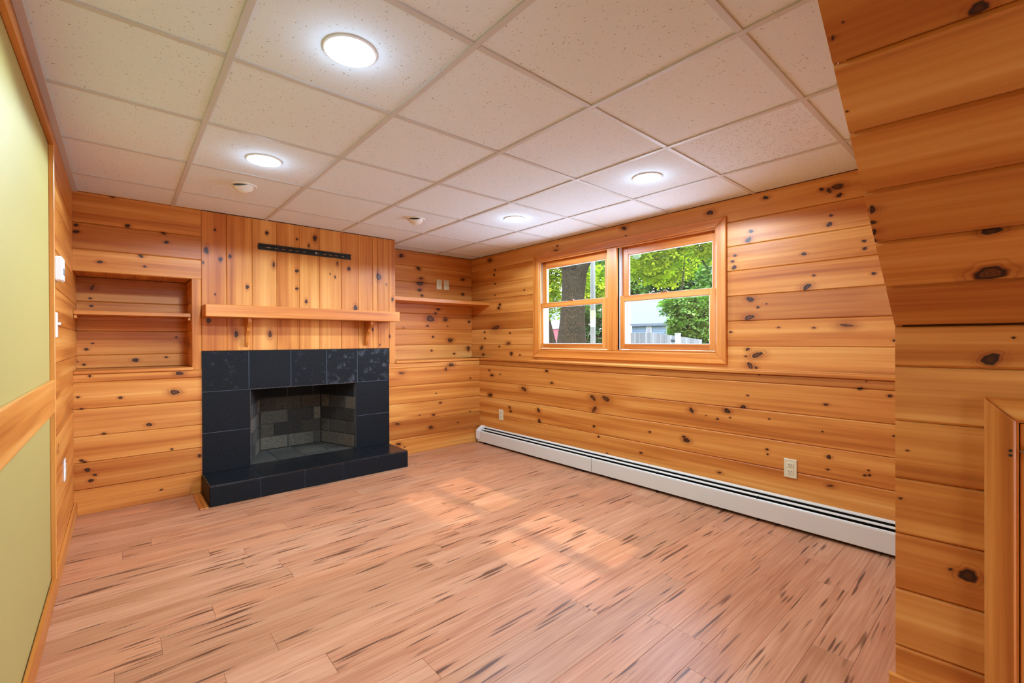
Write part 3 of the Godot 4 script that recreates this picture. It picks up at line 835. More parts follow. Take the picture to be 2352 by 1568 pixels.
func make_wall_left() -> void:
	var w := thing("wall_left", "pine board wall with a large yellow-green painted panel in a pine frame", "wall", Vector3.ZERO, "", "structure")
	var e := [0.998, 0.80, 0.62, 0.44, 0.26, 0.08, -0.10, -0.28, -0.46, -0.64, -0.82, -1.0, -1.135]
	for k in 12:
		var z0 := -3.80
		plank("plank", w, M.knotty, p(WALL_L, 0, 0), Vector3.BACK, Vector3.UP, Vector3.RIGHT, z0, -2.225, e[k + 1], e[k], 0.016, 0.0035, some_uv(), Vector2(PPM / 2048.0, 0), Vector2(0, PPM / 1024.0))
	plank("plank", w, M.knotty, p(WALL_L, 0, 0), Vector3.BACK, Vector3.UP, Vector3.RIGHT, -2.225, NEAR, 0.872, 0.998, 0.016, 0.0035, some_uv(), Vector2(PPM / 2048.0, 0), Vector2(0, PPM / 1024.0))
	obj("painted_panel", box_mesh(p(WALL_L - 0.018, FLOOR, -2.225), p(WALL_L - 0.002, 0.874, NEAR), 0.0), M.yellow, w).set_meta("label", "yellow-green painted panel")
	stick("panel_trim", w, p(WALL_L - 0.002, -1.045, -2.232), p(WALL_L + 0.016, 0.885, -2.212), 1, 0.002)
	stick("panel_trim", w, p(WALL_L - 0.002, 0.866, -2.212), p(WALL_L + 0.016, 0.885, NEAR), 2, 0.002)
	stick("chair_rail", w, p(WALL_L - 0.002, -0.312, -2.212), p(WALL_L + 0.014, -0.166, NEAR), 2, 0.003, M.knotty)
	var b := Builder.new()
	box(b, p(-0.2, -1.25, -4.2), p(WALL_L - 0.019, 1.1, NEAR + 0.2))
	obj("backing", b.mesh(), M.backing, w)
	var bb := Builder.new()
	box(bb, p(WALL_L, FLOOR, WALL_B), p(WALL_L + 0.014, -1.042, NEAR), 0.003, 2, some_uv())
	tag(obj("baseboard_left", bb.mesh(), M.pine, self), "long pine baseboard under the yellow-green panel", "baseboard", "", "structure")
	# wall behind the lens
	var r := thing("wall_front", "pine board wall facing the fireplace", "wall", Vector3.ZERO, "", "structure")
	for k in 12:
		for q in ([[WALL_L, 2.45]] if k == 0 else [[WALL_L, 1.36], [2.18, 2.45]]):
			plank("plank", r, M.knotty, p(0, 0, NEAR), Vector3.RIGHT, Vector3.UP, Vector3.FORWARD, q[0], q[1], e[k + 1], e[k], 0.016, 0.0035, some_uv(), Vector2(PPM / 2048.0, 0), Vector2(0, PPM / 1024.0))
	b = Builder.new()
	box(b, p(-0.2, -1.25, NEAR + 0.017), p(1.36, 1.1, NEAR + 0.2))
	box(b, p(2.18, -1.25, NEAR + 0.017), p(3.8, 1.1, NEAR + 0.2))
	box(b, p(1.36, 0.80, NEAR + 0.017), p(2.18, 1.1, NEAR + 0.2))
	box(b, p(1.36, -1.25, NEAR + 0.0), p(2.18, FLOOR, NEAR + 0.2))
	obj("backing", b.mesh(), M.backing, r)
	# unseen glazed door, added for cool daylight on the ceiling and yellow panel
	var d := thing("door_2", "added unseen white framed full glass garden door opposite the fireplace", "door", Vector3.ZERO, "", "structure")
	for q in [[1.36, 1.40], [2.14, 2.18]]:
		obj("jamb", box_mesh(p(q[0], FLOOR, NEAR - 0.005), p(q[1], 0.80, NEAR + 0.12), 0.004), M.white, d)
	obj("head", box_mesh(p(1.40, 0.75, NEAR - 0.005), p(2.14, 0.80, NEAR + 0.12), 0.004), M.white, d)
	obj("threshold", box_mesh(p(1.40, FLOOR, NEAR), p(2.14, FLOOR + 0.03, NEAR + 0.12), 0.004), M.white, d)
	for q in [[1.40, 2.14, 0.03]]:
		var s := Node3D.new()
		s.name = "door_leaf"
		d.add_child(s, true)
		for x in [[q[0], q[0] + 0.06], [q[1] - 0.06, q[1]]]:
			obj("stile", box_mesh(p(x[0], FLOOR + 0.03, NEAR + q[2]), p(x[1], 0.75, NEAR + q[2] + 0.035), 0.003), M.white, s)
		for y in [[FLOOR + 0.03, FLOOR + 0.11], [0.69, 0.75]]:
			obj("rail", box_mesh(p(q[0] + 0.06, y[0], NEAR + q[2]), p(q[1] - 0.06, y[1], NEAR + q[2] + 0.035), 0.003), M.white, s)
		var gl := Builder.new()
		gl.quad(p(q[0] + 0.06, FLOOR + 0.11, NEAR + q[2] + 0.017), p(q[1] - 0.06, FLOOR + 0.11, NEAR + q[2] + 0.017), p(q[1] - 0.06, 0.69, NEAR + q[2] + 0.017), p(q[0] + 0.06, 0.69, NEAR + q[2] + 0.017), Vector3.FORWARD)
		obj("pane", gl.mesh(), M.glass, s)
	var pat := Builder.new()  # unseen pale slab added to bounce daylight up onto the ceiling
	box(pat, p(-4.0, FLOOR - 0.15, NEAR + 0.2), p(9.0, FLOOR - 0.03, NEAR + 9.0))
	tag(obj("bounce_patio", pat.mesh(), material(Color8(222, 221, 217), 0.9), self), "added pale concrete slab bouncing daylight in at the garden door", "bounce_patio", "", "structure")

func make_stair() -> void:
	var w := thing("wall_stair", "pine clad closet wall under the stairs with a sloping boarded soffit", "wall", Vector3.ZERO, "", "structure")
	var o := p(2.14, 0.038, 0.335)
	var a := deg_to_rad(5.1)
	var dv := Vector3(sin(a), 0, cos(a))
	var nw := Vector3(-cos(a), 0, sin(a))
	var sv := Vector3(-0.1306, 0.1109, -0.0013).normalized()
	var ns := dv.cross(sv).normalized()
	var uv0 := Vector2(0, 1.47 * 640.0 / 1694.0)
	var uu := Vector2(640.0 / 832.0, 0)
	var uw := Vector2(0, -640.0 / 1694.0)
	var rows := stair_rows()
	var L := 2.6
	for k in 7:
		var y0: float = rows[k][0]
		var y1: float = rows[k][1]
		if k == 0:
			plank("plank", w, M.stair, o, dv, Vector3.UP, nw, 0.0, L, y0, y1, 0.018, 0.007, uv0, uu, uw)
		else:
			plank("plank", w, M.stair, o, dv, Vector3.UP, nw, 0.0, 0.252, y0, y1, 0.018, 0.007, uv0, uu, uw)
			plank("plank", w, M.stair, o, dv, Vector3.UP, nw, 0.98, L, y0, y1, 0.018, 0.007, uv0 + Vector2(0.37, 0), uu, uw)
			if k == 1:
				plank("plank", w, M.stair, o, dv, Vector3.UP, nw, 0.252, 0.98, -0.262, y1, 0.018, 0.007, uv0, uu, uw)
	for k in 9:
		plank("soffit_plank", w, M.stair, o, dv, sv, ns, 0.0, L, rows[7 + k][0], rows[7 + k][1], 0.018, 0.007, uv0, uu, uw)
	# end of the closet, facing the fireplace
	var edge := func(y: float) -> float: return 2.14 - (y - 0.038) * 1.178 if y > 0.038 else 2.14
	var ys := [0.985, 0.825, 0.652, 0.478, 0.303, 0.127, 0.038, -0.048, -0.222, -0.452, -0.628, -0.804, -0.975, -1.135]
	for k in ys.size() - 1:
		var b := Builder.new()
		var y1: float = ys[k]
		var y0: float = ys[k + 1]
		var xr := WALL_R - 0.001 if y0 >= -0.225 else LOW_R - 0.001
		slab(b, [Vector2(edge.call(y0) + 0.012, y0), Vector2(edge.call(y1) + 0.012, y1), Vector2(xr, y1), Vector2(xr, y0)], p(0, 0, 0.335), Vector3.RIGHT, Vector3.UP, Vector3.FORWARD, 0.016, 0.003, some_uv(), Vector2(PPM / 2048.0, 0), Vector2(0, PPM / 1024.0))
		obj("plank", b.mesh(), M.knotty, w)
	var sb := o - ns * 0.019 + dv * 0.016
	# the wall core is open where the hatch door hangs
	var core := Builder.new()
	for q in [[0.016, 0.252, -1.173, 0.02], [0.252, 0.98, -0.262, 0.02], [0.98, L, -1.173, 0.02]]:
		var c0: Vector3 = o + dv * q[0] - nw * 0.02
		var c1: Vector3 = o + dv * q[1] - nw * 0.02
		core.quad(c0 + Vector3.UP * q[2], c1 + Vector3.UP * q[2], c1 + Vector3.UP * q[3], c0 + Vector3.UP * q[3], nw)
		core.quad(c0 + Vector3.UP * q[2] - nw * 0.07, c1 + Vector3.UP * q[2] - nw * 0.07, c1 + Vector3.UP * q[3] - nw * 0.07, c0 + Vector3.UP * q[3] - nw * 0.07, -nw)
	core.quad(sb, sb + dv * L, sb + dv * L + sv * 1.5, sb + sv * 1.5, ns)
	obj("backing", core.mesh(), M.backing, w)
	# baseboard
	var bb := Builder.new()
	slab(bb, [Vector2(-0.016, -1.173), Vector2(0.19, -1.173), Vector2(0.19, -1.083), Vector2(-0.016, -1.083)], o + nw * 0.014, dv, Vector3.UP, nw, 0.014, 0.003, some_uv(), Vector2(PPM / 2048.0, 0), Vector2(0, PPM / 1024.0))
	tag(obj("baseboard_stair", bb.mesh(), M.pine, self), "pine baseboard at the corner of the stair closet", "baseboard", "", "structure")
	# hatch door
	var d := thing("door_1", "low pine hatch door with wide mitred casing in the stair closet", "door", Vector3.ZERO, "", "structure")
	var piece := func(called: String, pts: Array, off: float, t: float, ch: float, mat: Material, upright: bool) -> MeshInstance3D:
		var b := Builder.new()
		var pu := Vector2(PPM / 2048.0, 0)
		var pv := Vector2(0, PPM / 1024.0)
		slab(b, pts, o + nw * off, dv, Vector3.UP, nw, t, ch, some_uv(), Vector2(0, PPM / 1024.0) if upright else pu, Vector2(PPM / 2048.0, 0) if upright else pv)
		return obj(called, b.mesh(), mat, d)
	piece.call("casing", [Vector2(0.1915, -1.173), Vector2(0.251, -1.173), Vector2(0.251, -0.262), Vector2(0.1915, -0.202)], 0.017, 0.017, 0.005, M.pine, true)
	piece.call("casing", [Vector2(0.981, -1.173), Vector2(1.041, -1.173), Vector2(1.041, -0.202), Vector2(0.981, -0.262)], 0.017, 0.017, 0.005, M.pine, true)
	piece.call("casing", [Vector2(0.251, -0.262), Vector2(0.981, -0.262), Vector2(1.041, -0.202), Vector2(0.1915, -0.202)], 0.017, 0.017, 0.005, M.pine, false)
	piece.call("jamb", [Vector2(0.251, -1.173), Vector2(0.257, -1.173), Vector2(0.257, -0.268), Vector2(0.251, -0.262)], 0.0, 0.06, 0.0, M.pine, true)
	piece.call("jamb", [Vector2(0.975, -1.173), Vector2(0.981, -1.173), Vector2(0.981, -0.262), Vector2(0.975, -0.268)], 0.0, 0.06, 0.0, M.pine, true)
	piece.call("jamb", [Vector2(0.257, -0.268), Vector2(0.975, -0.268), Vector2(0.981, -0.262), Vector2(0.251, -0.262)], 0.0, 0.06, 0.0, M.pine, false)
	piece.call("door_leaf", [Vector2(0.2605, -1.168), Vector2(0.972, -1.168), Vector2(0.972, -0.271), Vector2(0.2605, -0.271)], -0.008, 0.03, 0.002, M.knotty, true)
	# hook and eye
	var hk := Builder.new()
	var at := func(s0: float, t0: float, off: float) -> Vector3: return o + dv * s0 + Vector3.UP * t0 + nw * off
	tube(hk, [at.call(0.262, -0.346, 0.004), at.call(0.285, -0.349, 0.006), at.call(0.31, -0.352, 0.005)], [0.0022, 0.0022, 0.0022], 8)
	tube(hk, [at.call(0.262, -0.346, 0.004), at.call(0.258, -0.346, -0.006)], [0.0022, 0.002], 8)
	box(hk, at.call(0.27, -0.366, -0.007) - Vector3(0.003, 0, 0), at.call(0.30, -0.332, -0.004) + Vector3(0.003, 0, 0), 0.001)
	obj("hook_latch", hk.mesh(), M.zinc, d)
	for q in [[0.2405, -0.344], [0.2405, -0.357]]:
		var sc := Builder.new()
		lathe(sc, [Vector2(0.0, 0.0035), Vector2(0.003, 0.003), Vector2(0.0038, 0.0)], at.call(q[0], q[1], 0.017), 10, Basis(dv, nw, dv.cross(nw)))
		obj("screw", sc.mesh(), M.dark, d)

# ---------------------------------------------------------------- window
func make_window() -> void:
	var t := thing("trim_3", "wide mitred pine casing with a centre post around the double window", "window casing", Vector3.ZERO, "", "structure")
	var zo := [-2.755, -0.785]
	var yo := [-0.175, 0.872]
	var zi := [-2.660, -0.858]
	var yi := [-0.098, 0.803]
	var put := func(called: String, pts: Array, upright: bool, off := 0.02, thick := 0.02) -> void:
		var b := Builder.new()
		var pu := Vector2(PPM / 2048.0, 0)
		var pv := Vector2(0, PPM / 1024.0)
		slab(b, pts, p(WALL_R - off, 0, 0), Vector3.BACK, Vector3.UP, Vector3.LEFT, thick, 0.005, some_uv(), Vector2(0, PPM / 1024.0) if upright else pu, Vector2(PPM / 2048.0, 0) if upright else pv)
		obj(called, b.mesh(), M.casing, t)
	# polygons counter-clockwise seen from inside need (z mirrored): keep the order that turns the faces inward
	put.call("head_casing", [Vector2(zo[0], yo[1]), Vector2(zi[0], yi[1]), Vector2(zi[1], yi[1]), Vector2(zo[1], yo[1])], false)
	put.call("sill_casing", [Vector2(zi[0], yi[0]), Vector2(zo[0], yo[0]), Vector2(zo[1], yo[0]), Vector2(zi[1], yi[0])], false)
	put.call("side_casing", [Vector2(zo[0], yo[0]), Vector2(zi[0], yi[0]), Vector2(zi[0], yi[1]), Vector2(zo[0], yo[1])], true)
	put.call("side_casing", [Vector2(zi[1], yi[0]), Vector2(zo[1], yo[0]), Vector2(zo[1], yo[1]), Vector2(zi[1], yi[1])], true)
	put.call("centre_post", [Vector2(-1.818, yi[0]), Vector2(-1.712, yi[0]), Vector2(-1.712, yi[1]), Vector2(-1.818, yi[1])], true, 0.014, 0.20)
	# inner quarter strip of the casing
	for q in [[-2.660, -2.650, yi[0], yi[1], 1], [-0.868, -0.858, yi[0], yi[1], 1]]:
		stick("inner_strip", t, p(WALL_R - 0.010, q[2], q[0]), p(WALL_R + 0.006, q[3], q[1]), 1, 0.003, M.casing)
	for q in [[-2.650, -1.818], [-1.712, -0.868]]:
		stick("inner_strip", t, p(WALL_R - 0.010, yi[1] - 0.011, q[0]), p(WALL_R + 0.006, yi[1], q[1]), 2, 0.003, M.casing)
		stick("inner_strip", t, p(WALL_R - 0.010, yi[0], q[0]), p(WALL_R + 0.006, yi[0] + 0.014, q[1]), 2, 0.003, M.casing)
	var said := ["double-hung window showing the forked tree trunk and utility pole", "double-hung window showing the pale roofed house and fence"]
	var n := 0
	for q in [[-2.690, -1.818, -2.636, -1.889], [-1.712, -0.850, -1.656, -0.919]]:
		n += 1
		var w := thing("window_%d" % n, said[n - 1], "window", Vector3.ZERO, "", "structure")
		var z0: float = q[0]
		var z1: float = q[1]
		# jamb lining through the wall
		stick("jamb", w, p(WALL_R, -0.10, z0 - 0.01), p(3.695, 0.815, z0), 1, 0.001, M.sash)
		stick("jamb", w, p(WALL_R, -0.10, z1), p(3.695, 0.815, z1 + 0.01), 1, 0.001, M.sash)
		stick("jamb", w, p(WALL_R, 0.803, z0), p(3.695, 0.815, z1), 2, 0.001, M.sash)
		stick("jamb", w, p(WALL_R, -0.10, z0), p(3.695, -0.085, z1), 2, 0.001, M.sash)
		for zz in [[z0, z0 + 0.012], [z1 - 0.012, z1]]:
			obj("jamb_liner", box_mesh(p(3.572, -0.085, zz[0]), p(3.698, 0.803, zz[1]), 0.001), M.liner, w).set_meta("label", "white vinyl jamb liner")
		sash(w, "lower_sash", 3.567, 3.597, z0 + 0.014, z1 - 0.014, -0.080, 0.376, q[2], q[3], -0.035, 0.330)
		sash(w, "upper_sash", 3.602, 3.632, z0 + 0.014, z1 - 0.014, 0.332, 0.800, q[2] + 0.018, q[3] + 0.006, 0.378, 0.729)
		var b := Builder.new()
		var zm: float = (q[2] + q[3]) * 0.5
		box(b, p(3.570, 0.376, zm - 0.03), p(3.598, 0.384, zm + 0.03), 0.002)
		box(b, p(3.574, 0.384, zm - 0.008), p(3.594, 0.394, zm + 0.022), 0.003)
		obj("sash_lock", b.mesh(), M.lock, w)

func sash(w: Node, called: String, x0: float, x1: float, z0: float, z1: float, y0: float, y1: float, gz0: float, gz1: float, gy0: float, gy1: float) -> void:
	var s := Node3D.new()
	s.name = called
	w.add_child(s, true)
	stick("stile", s, p(x0, y0, z0), p(x1, y1, gz0), 1, 0.002, M.sash)
	stick("stile", s, p(x0, y0, gz1), p(x1, y1, z1), 1, 0.002, M.sash)
	stick("rail", s, p(x0, y0, gz0), p(x1, gy0, gz1), 2, 0.002, M.sash)
	stick("rail", s, p(x0, gy1, gz0), p(x1, y1, gz1), 2, 0.002, M.sash)
	var g := Builder.new()
	var k := 0.005
	box(g, p(x0 + 0.008, gy0, gz0), p(x0 + 0.02, gy1, gz0 + k))
	box(g, p(x0 + 0.008, gy0, gz1 - k), p(x0 + 0.02, gy1, gz1))
	box(g, p(x0 + 0.008, gy0, gz0 + k), p(x0 + 0.02, gy0 + k, gz1 - k))
	box(g, p(x0 + 0.008, gy1 - k, gz0 + k), p(x0 + 0.02, gy1, gz1 - k))
	obj("glazing_bead", g.mesh(), M.gasket, s)
	var gl := Builder.new()
	gl.quad(p(x0 + 0.014, gy0, gz0), p(x0 + 0.014, gy0, gz1), p(x0 + 0.014, gy1, gz1), p(x0 + 0.014, gy1, gz0), Vector3.LEFT)
	obj("pane", gl.mesh(), M.glass, s)

# ---------------------------------------------------------------- fireplace
func make_fireplace() -> void:
	var f := thing("fireplace", "black slate tiled fireplace with raised hearth and brick firebox", "fireplace", p(1.52, FLOOR, -3.3))
	var at := f.position
	var zf := WALL_B + 0.012
	var bed := Builder.new()
	box(bed, p(0.777, -0.99, WALL_B - 0.016) - at, p(1.095, -0.078, zf - 0.003) - at)
	box(bed, p(1.955, -0.99, WALL_B - 0.016) - at, p(2.281, -0.078, zf - 0.003) - at)
	box(bed, p(1.095, -0.382, WALL_B - 0.016) - at, p(1.955, -0.078, zf - 0.003) - at)
	box(bed, p(0.777, FLOOR, WALL_B - 0.016) - at, p(2.262, -0.994, -3.066) - at)
	obj("grout_bed", bed.mesh(), M.grout, f)
	var xs := [0.776, 1.087, 1.398, 1.690, 1.968, 2.282]
	var g := 0.0016
	var tile := func(lo: Vector3, hi: Vector3, mat: Material) -> void:
		var b := Builder.new()
		box(b, lo - at, hi - at, 0.0012, 0, some_uv(), 3.2, 3.2)
		obj("tile", b.mesh(), mat, f)
	for k in 5:
		tile.call(p(xs[k] + g, -0.378, zf - 0.01), p(xs[k + 1] - g, -0.075, zf), M.slates[[1, 0, 1, 2, 2][k]])
	for r in [[-0.69, -0.3805], [-0.99, -0.693]]:
		tile.call(p(xs[0] + g, r[0], zf - 0.01), p(1.097, r[1], zf), M.slates[0])
		tile.call(p(1.953, r[0], zf - 0.01), p(xs[5] - g, r[1], zf), M.slates[0])
	var hx := [0.773, 1.085, 1.389, 1.690, 1.985, 2.266]
	for k in 5:
		tile.call(p(hx[k] + g, -1.0, -3.373), p(hx[k + 1] - g, -0.989, -3.062), M.slate_top)
		tile.call(p(hx[k] + g, -1.0, zf - 0.008 if k in [0, 4] else zf - 0.03), p(hx[k + 1] - g, -0.989, -3.377), M.slate_top)
		tile.call(p(hx[k] + g, FLOOR + 0.001, -3.072), p(hx[k + 1] - g, -1.0015, -3.060), M.slates[0])
	tile.call(p(0.772, FLOOR + 0.001, WALL_B + 0.002), p(0.783, -1.0015, -3.075), M.slates[0])
	tile.call(p(2.256, FLOOR + 0.001, WALL_B + 0.014), p(2.267, -1.0015, -3.075), M.slates[0])
	# beaded metal edge of the opening
	var bead := Builder.new()
	box(bead, p(1.093, -0.99, zf - 0.006) - at, p(1.098, -0.378, zf + 0.002) - at)
	box(bead, p(1.952, -0.99, zf - 0.006) - at, p(1.957, -0.378, zf + 0.002) - at)
	box(bead, p(1.093, -0.384, zf - 0.006) - at, p(1.957, -0.379, zf + 0.002) - at)
	obj("opening_edge", bead.mesh(), M.black, f)
	bead = Builder.new()
	for k in 62:
		lathe(bead, [Vector2(0, 0.0028), Vector2(0.0026, 0.0008), Vector2(0.0026, 0)], p(1.10 + k * 0.0138, -0.3815, zf + 0.002) - at, 6, Basis(Vector3.RIGHT, PI / 2))
	for k in 44:
		lathe(bead, [Vector2(0, 0.0028), Vector2(0.0024, 0.0008), Vector2(0.0024, 0)], p(1.0955, -0.395 - k * 0.0134, zf + 0.002) - at, 6, Basis(Vector3.RIGHT, PI / 2))
	var bo := obj("bead_chain", bead.mesh(), M.steel, f)
	bo.set_meta("kind", "stuff")
	# firebox
	var zb := -3.93
	var corners := [Vector2(1.10, WALL_B - 0.005), Vector2(1.26, zb), Vector2(1.79, zb), Vector2(1.95, WALL_B - 0.005)]
	var row := 0.117
	var bt := Builder.new()
	for sd in 3:
		var c0: Vector2 = corners[sd]
		var c1: Vector2 = corners[sd + 1]
		var d := (c1 - c0).normalized()
		var inward := Vector3(-d.y, 0, d.x) if true else Vector3.ZERO
		var mid := (c0 + c1) * 0.5
		if inward.dot(Vector3(1.525 - mid.x, 0, -3.6 - mid.y)) < 0: inward = -inward
		var u := Vector3(d.x, 0, d.y)
		var o := p(c0.x, -0.985, c0.y) - at
		var l := c0.distance_to(c1)
		bt.quad(o - inward * 0.006, o + u * l - inward * 0.006, o + u * l + Vector3.UP * 0.82 - inward * 0.006, o + Vector3.UP * 0.82 - inward * 0.006, inward)
		for r in 7:
			var x := -0.115 if r % 2 else 0.0
			while x < l:
				var a0 := maxf(x, 0.0) + 0.003
				var a1 := minf(x + 0.229, l) - 0.003
				if a1 - a0 > 0.02:
					var b := Builder.new()
					var pts := [Vector2(a0, r * row + 0.003), Vector2(a1, r * row + 0.003), Vector2(a1, (r + 1) * row - 0.003), Vector2(a0, (r + 1) * row - 0.003)]
					if u.cross(Vector3.UP).dot(inward) < 0: pts.reverse()
					slab(b, pts, o + inward * rng.randf_range(-0.001, 0.002), u, Vector3.UP, inward, 0.03, 0.003, some_uv(), Vector2(4, 0), Vector2(0, 4))
					var mat: Material = M.bricks[rng.randi() % 5] if r < 4 else M.soot_shade  # upper rows black: lintel shade put into the brick colour with the soot
					obj("brick", b.mesh(), mat, f)
				x += 0.232
	obj("mortar", bt.mesh(), M.mortar, f)
	for r in 4:
		for k in 4:
			var b := Builder.new()
			box(b, p(1.10 + k * 0.2125 + 0.002, -1.03, WALL_B - 0.016 - (r + 1) * 0.115) - at, p(1.10 + (k + 1) * 0.2125 - 0.002, -0.988, WALL_B - 0.016 - r * 0.115 - 0.004) - at, 0.002, 0, some_uv(), 4, 4)
			obj("brick", b.mesh(), M.bricks[rng.randi() % 3], f)
	var fl := Builder.new()
	box(fl, p(1.07, -1.2, -4.05) - at, p(1.98, -1.0, WALL_B - 0.018) - at)
	box(fl, p(1.03, -0.37, -4.05) - at, p(2.02, -0.2, WALL_B - 0.018) - at)
	box(fl, p(1.03, -1.2, -4.1) - at, p(2.02, -0.2, -3.965) - at)
	obj("firebox_shell", fl.mesh(), M.soot_shade, f)
	# wooden strip on the floor beside the hearth
	var st := Builder.new()
	box(st, p(0.715, FLOOR, WALL_B + 0.013), p(0.765, FLOOR + 0.008, -3.045), 0.003, 2, some_uv())
	tag(obj("trim_4", st.mesh(), M.pine, self), "flat wooden floor strip along the end of the hearth", "floor strip", "", "structure")

func make_mantel() -> void:
	var m := thing("mantel_shelf", "thick pine mantel beam on two carved corbels above the fireplace", "mantel", p(1.54, 0.181, WALL_B))
	var at := m.position
	var b := Builder.new()
	box(b, p(0.779, 0.181, WALL_B + 0.001) - at, p(2.300, 0.272, -3.27) - at, 0.004, 0, Vector2(0.2, 0.31))
	obj("beam", b.mesh(), M.casing, m)
	for x in [1.07, 2.05]:
		# scrolled bracket profile, (out from wall, height)
		var prof := [Vector2(0.0, 0.181), Vector2(0.145, 0.181), Vector2(0.145, 0.150), Vector2(0.128, 0.132), Vector2(0.105, 0.122), Vector2(0.09, 0.104), Vector2(0.083, 0.082), Vector2(0.066, 0.066), Vector2(0.05, 0.046), Vector2(0.044, 0.018), Vector2(0.036, -0.012), Vector2(0.02, -0.036), Vector2(0.0, -0.042)]
		var c := Builder.new()
		var w := 0.021
		var uv := some_uv()
		for k in prof.size():
			var q0: Vector2 = prof[k]
			var q1: Vector2 = prof[(k + 1) % prof.size()]
			var a0 := p(x - w / 2, q0.y, WALL_B + q0.x) - at
			var a1 := p(x + w / 2, q0.y, WALL_B + q0.x) - at
			var b0 := p(x - w / 2, q1.y, WALL_B + q1.x) - at
			var b1 := p(x + w / 2, q1.y, WALL_B + q1.x) - at
			var out := Vector3(0, -(q1.x - q0.x), q1.y - q0.y)
			c.quad(a0, a1, b1, b0, -out if true else out, uv + Vector2(q0.y, 0) * 0.23, uv + Vector2(q0.y, 0.01), uv + Vector2(q1.y, 0.01) , uv + Vector2(q1.y, 0) * 0.23)
			if k > 0 and k < prof.size() - 1:
				var o0 := p(x - w / 2, prof[0].y, WALL_B + prof[0].x) - at
				var o1 := p(x + w / 2, prof[0].y, WALL_B + prof[0].x) - at
				c.tri(o0, a0, b0, Vector3.LEFT, uv, uv + Vector2(q0.y, q0.x) * 0.23, uv + Vector2(q1.y, q1.x) * 0.23)
				c.tri(o1, a1, b1, Vector3.RIGHT, uv, uv + Vector2(q0.y, q0.x) * 0.23, uv + Vector2(q1.y, q1.x) * 0.23)
		obj("corbel", c.mesh(), M.pine, m)

func make_shelves() -> void:
	var s := thing("wall_shelf", "long pine shelf board spanning the recess above the ledge", "shelf", p(2.95, 0.405, -3.66))
	var b := Builder.new()
	box(b, p(2.356, 0.405, DEEP_B + 0.001) - s.position, p(WALL_R - 0.001, 0.442, -3.485) - s.position, 0.002, 0, some_uv())
	obj("board", b.mesh(), M.pine, s)
	b = Builder.new()
	box(b, p(2.36, 0.375, DEEP_B + 0.001) - s.position, p(WALL_R - 0.002, 0.405, DEEP_B + 0.016) - s.position, 0.002, 0, some_uv())
	obj("cleat", b.mesh(), M.pine, s)
	s = thing("niche_shelf", "thin pine shelf board inside the wall niche", "shelf", p(0.40, 0.183, -3.64))
	b = Builder.new()
	box(b, p(WALL_L + 0.001, 0.183, -3.799) - s.position, p(0.714, 0.210, -3.492) - s.position, 0.002, 0, some_uv())
	obj("board", b.mesh(), M.pine, s)
	for x in [[WALL_L + 0.002, WALL_L + 0.017], [0.699, 0.715]]:
		b = Builder.new()
		box(b, p(x[0], 0.158, -3.795) - s.position, p(x[1], 0.183, -3.51) - s.position, 0.002, 2, some_uv())
		obj("cleat", b.mesh(), M.pine, s)
	b = Builder.new()
	box(b, p(WALL_L + 0.017, 0.158, -3.799) - s.position, p(0.699, 0.183, -3.784) - s.position, 0.002, 0, some_uv())
	obj("cleat", b.mesh(), M.pine, s)

# ---------------------------------------------------------------- heater
func extrude(b: Builder, prof: Array, z0: float, z1: float, at: Vector3) -> void:
	# closed profile of (distance from wall, height over floor) along z; turns its faces outward
	var area := 0.0
	for k in prof.size():
		var q0: Vector2 = prof[k]
		var q1: Vector2 = prof[(k + 1) % prof.size()]
		area += q0.x * q1.y - q1.x * q0.y
	for k in prof.size():
		var q0: Vector2 = prof[k]
		var q1: Vector2 = prof[(k + 1) % prof.size()]
		var d := q1 - q0
		var out := Vector3(-d.y, -d.x, 0) * signf(area)
		b.quad(p(LOW_R - q0.x, FLOOR + q0.y, z0) - at, p(LOW_R - q0.x, FLOOR + q0.y, z1) - at, p(LOW_R - q1.x, FLOOR + q1.y, z1) - at, p(LOW_R - q1.x, FLOOR + q1.y, z0) - at, out)
	for zz: float in [z0, z1]:
		for k in range(1, prof.size() - 1):
			b.tri(p(LOW_R - prof[0].x, FLOOR + prof[0].y, zz) - at, p(LOW_R - prof[k].x, FLOOR + prof[k].y, zz) - at, p(LOW_R - prof[k + 1].x, FLOOR + prof[k + 1].y, zz) - at, Vector3(0, 0, -1 if zz == z0 else 1))

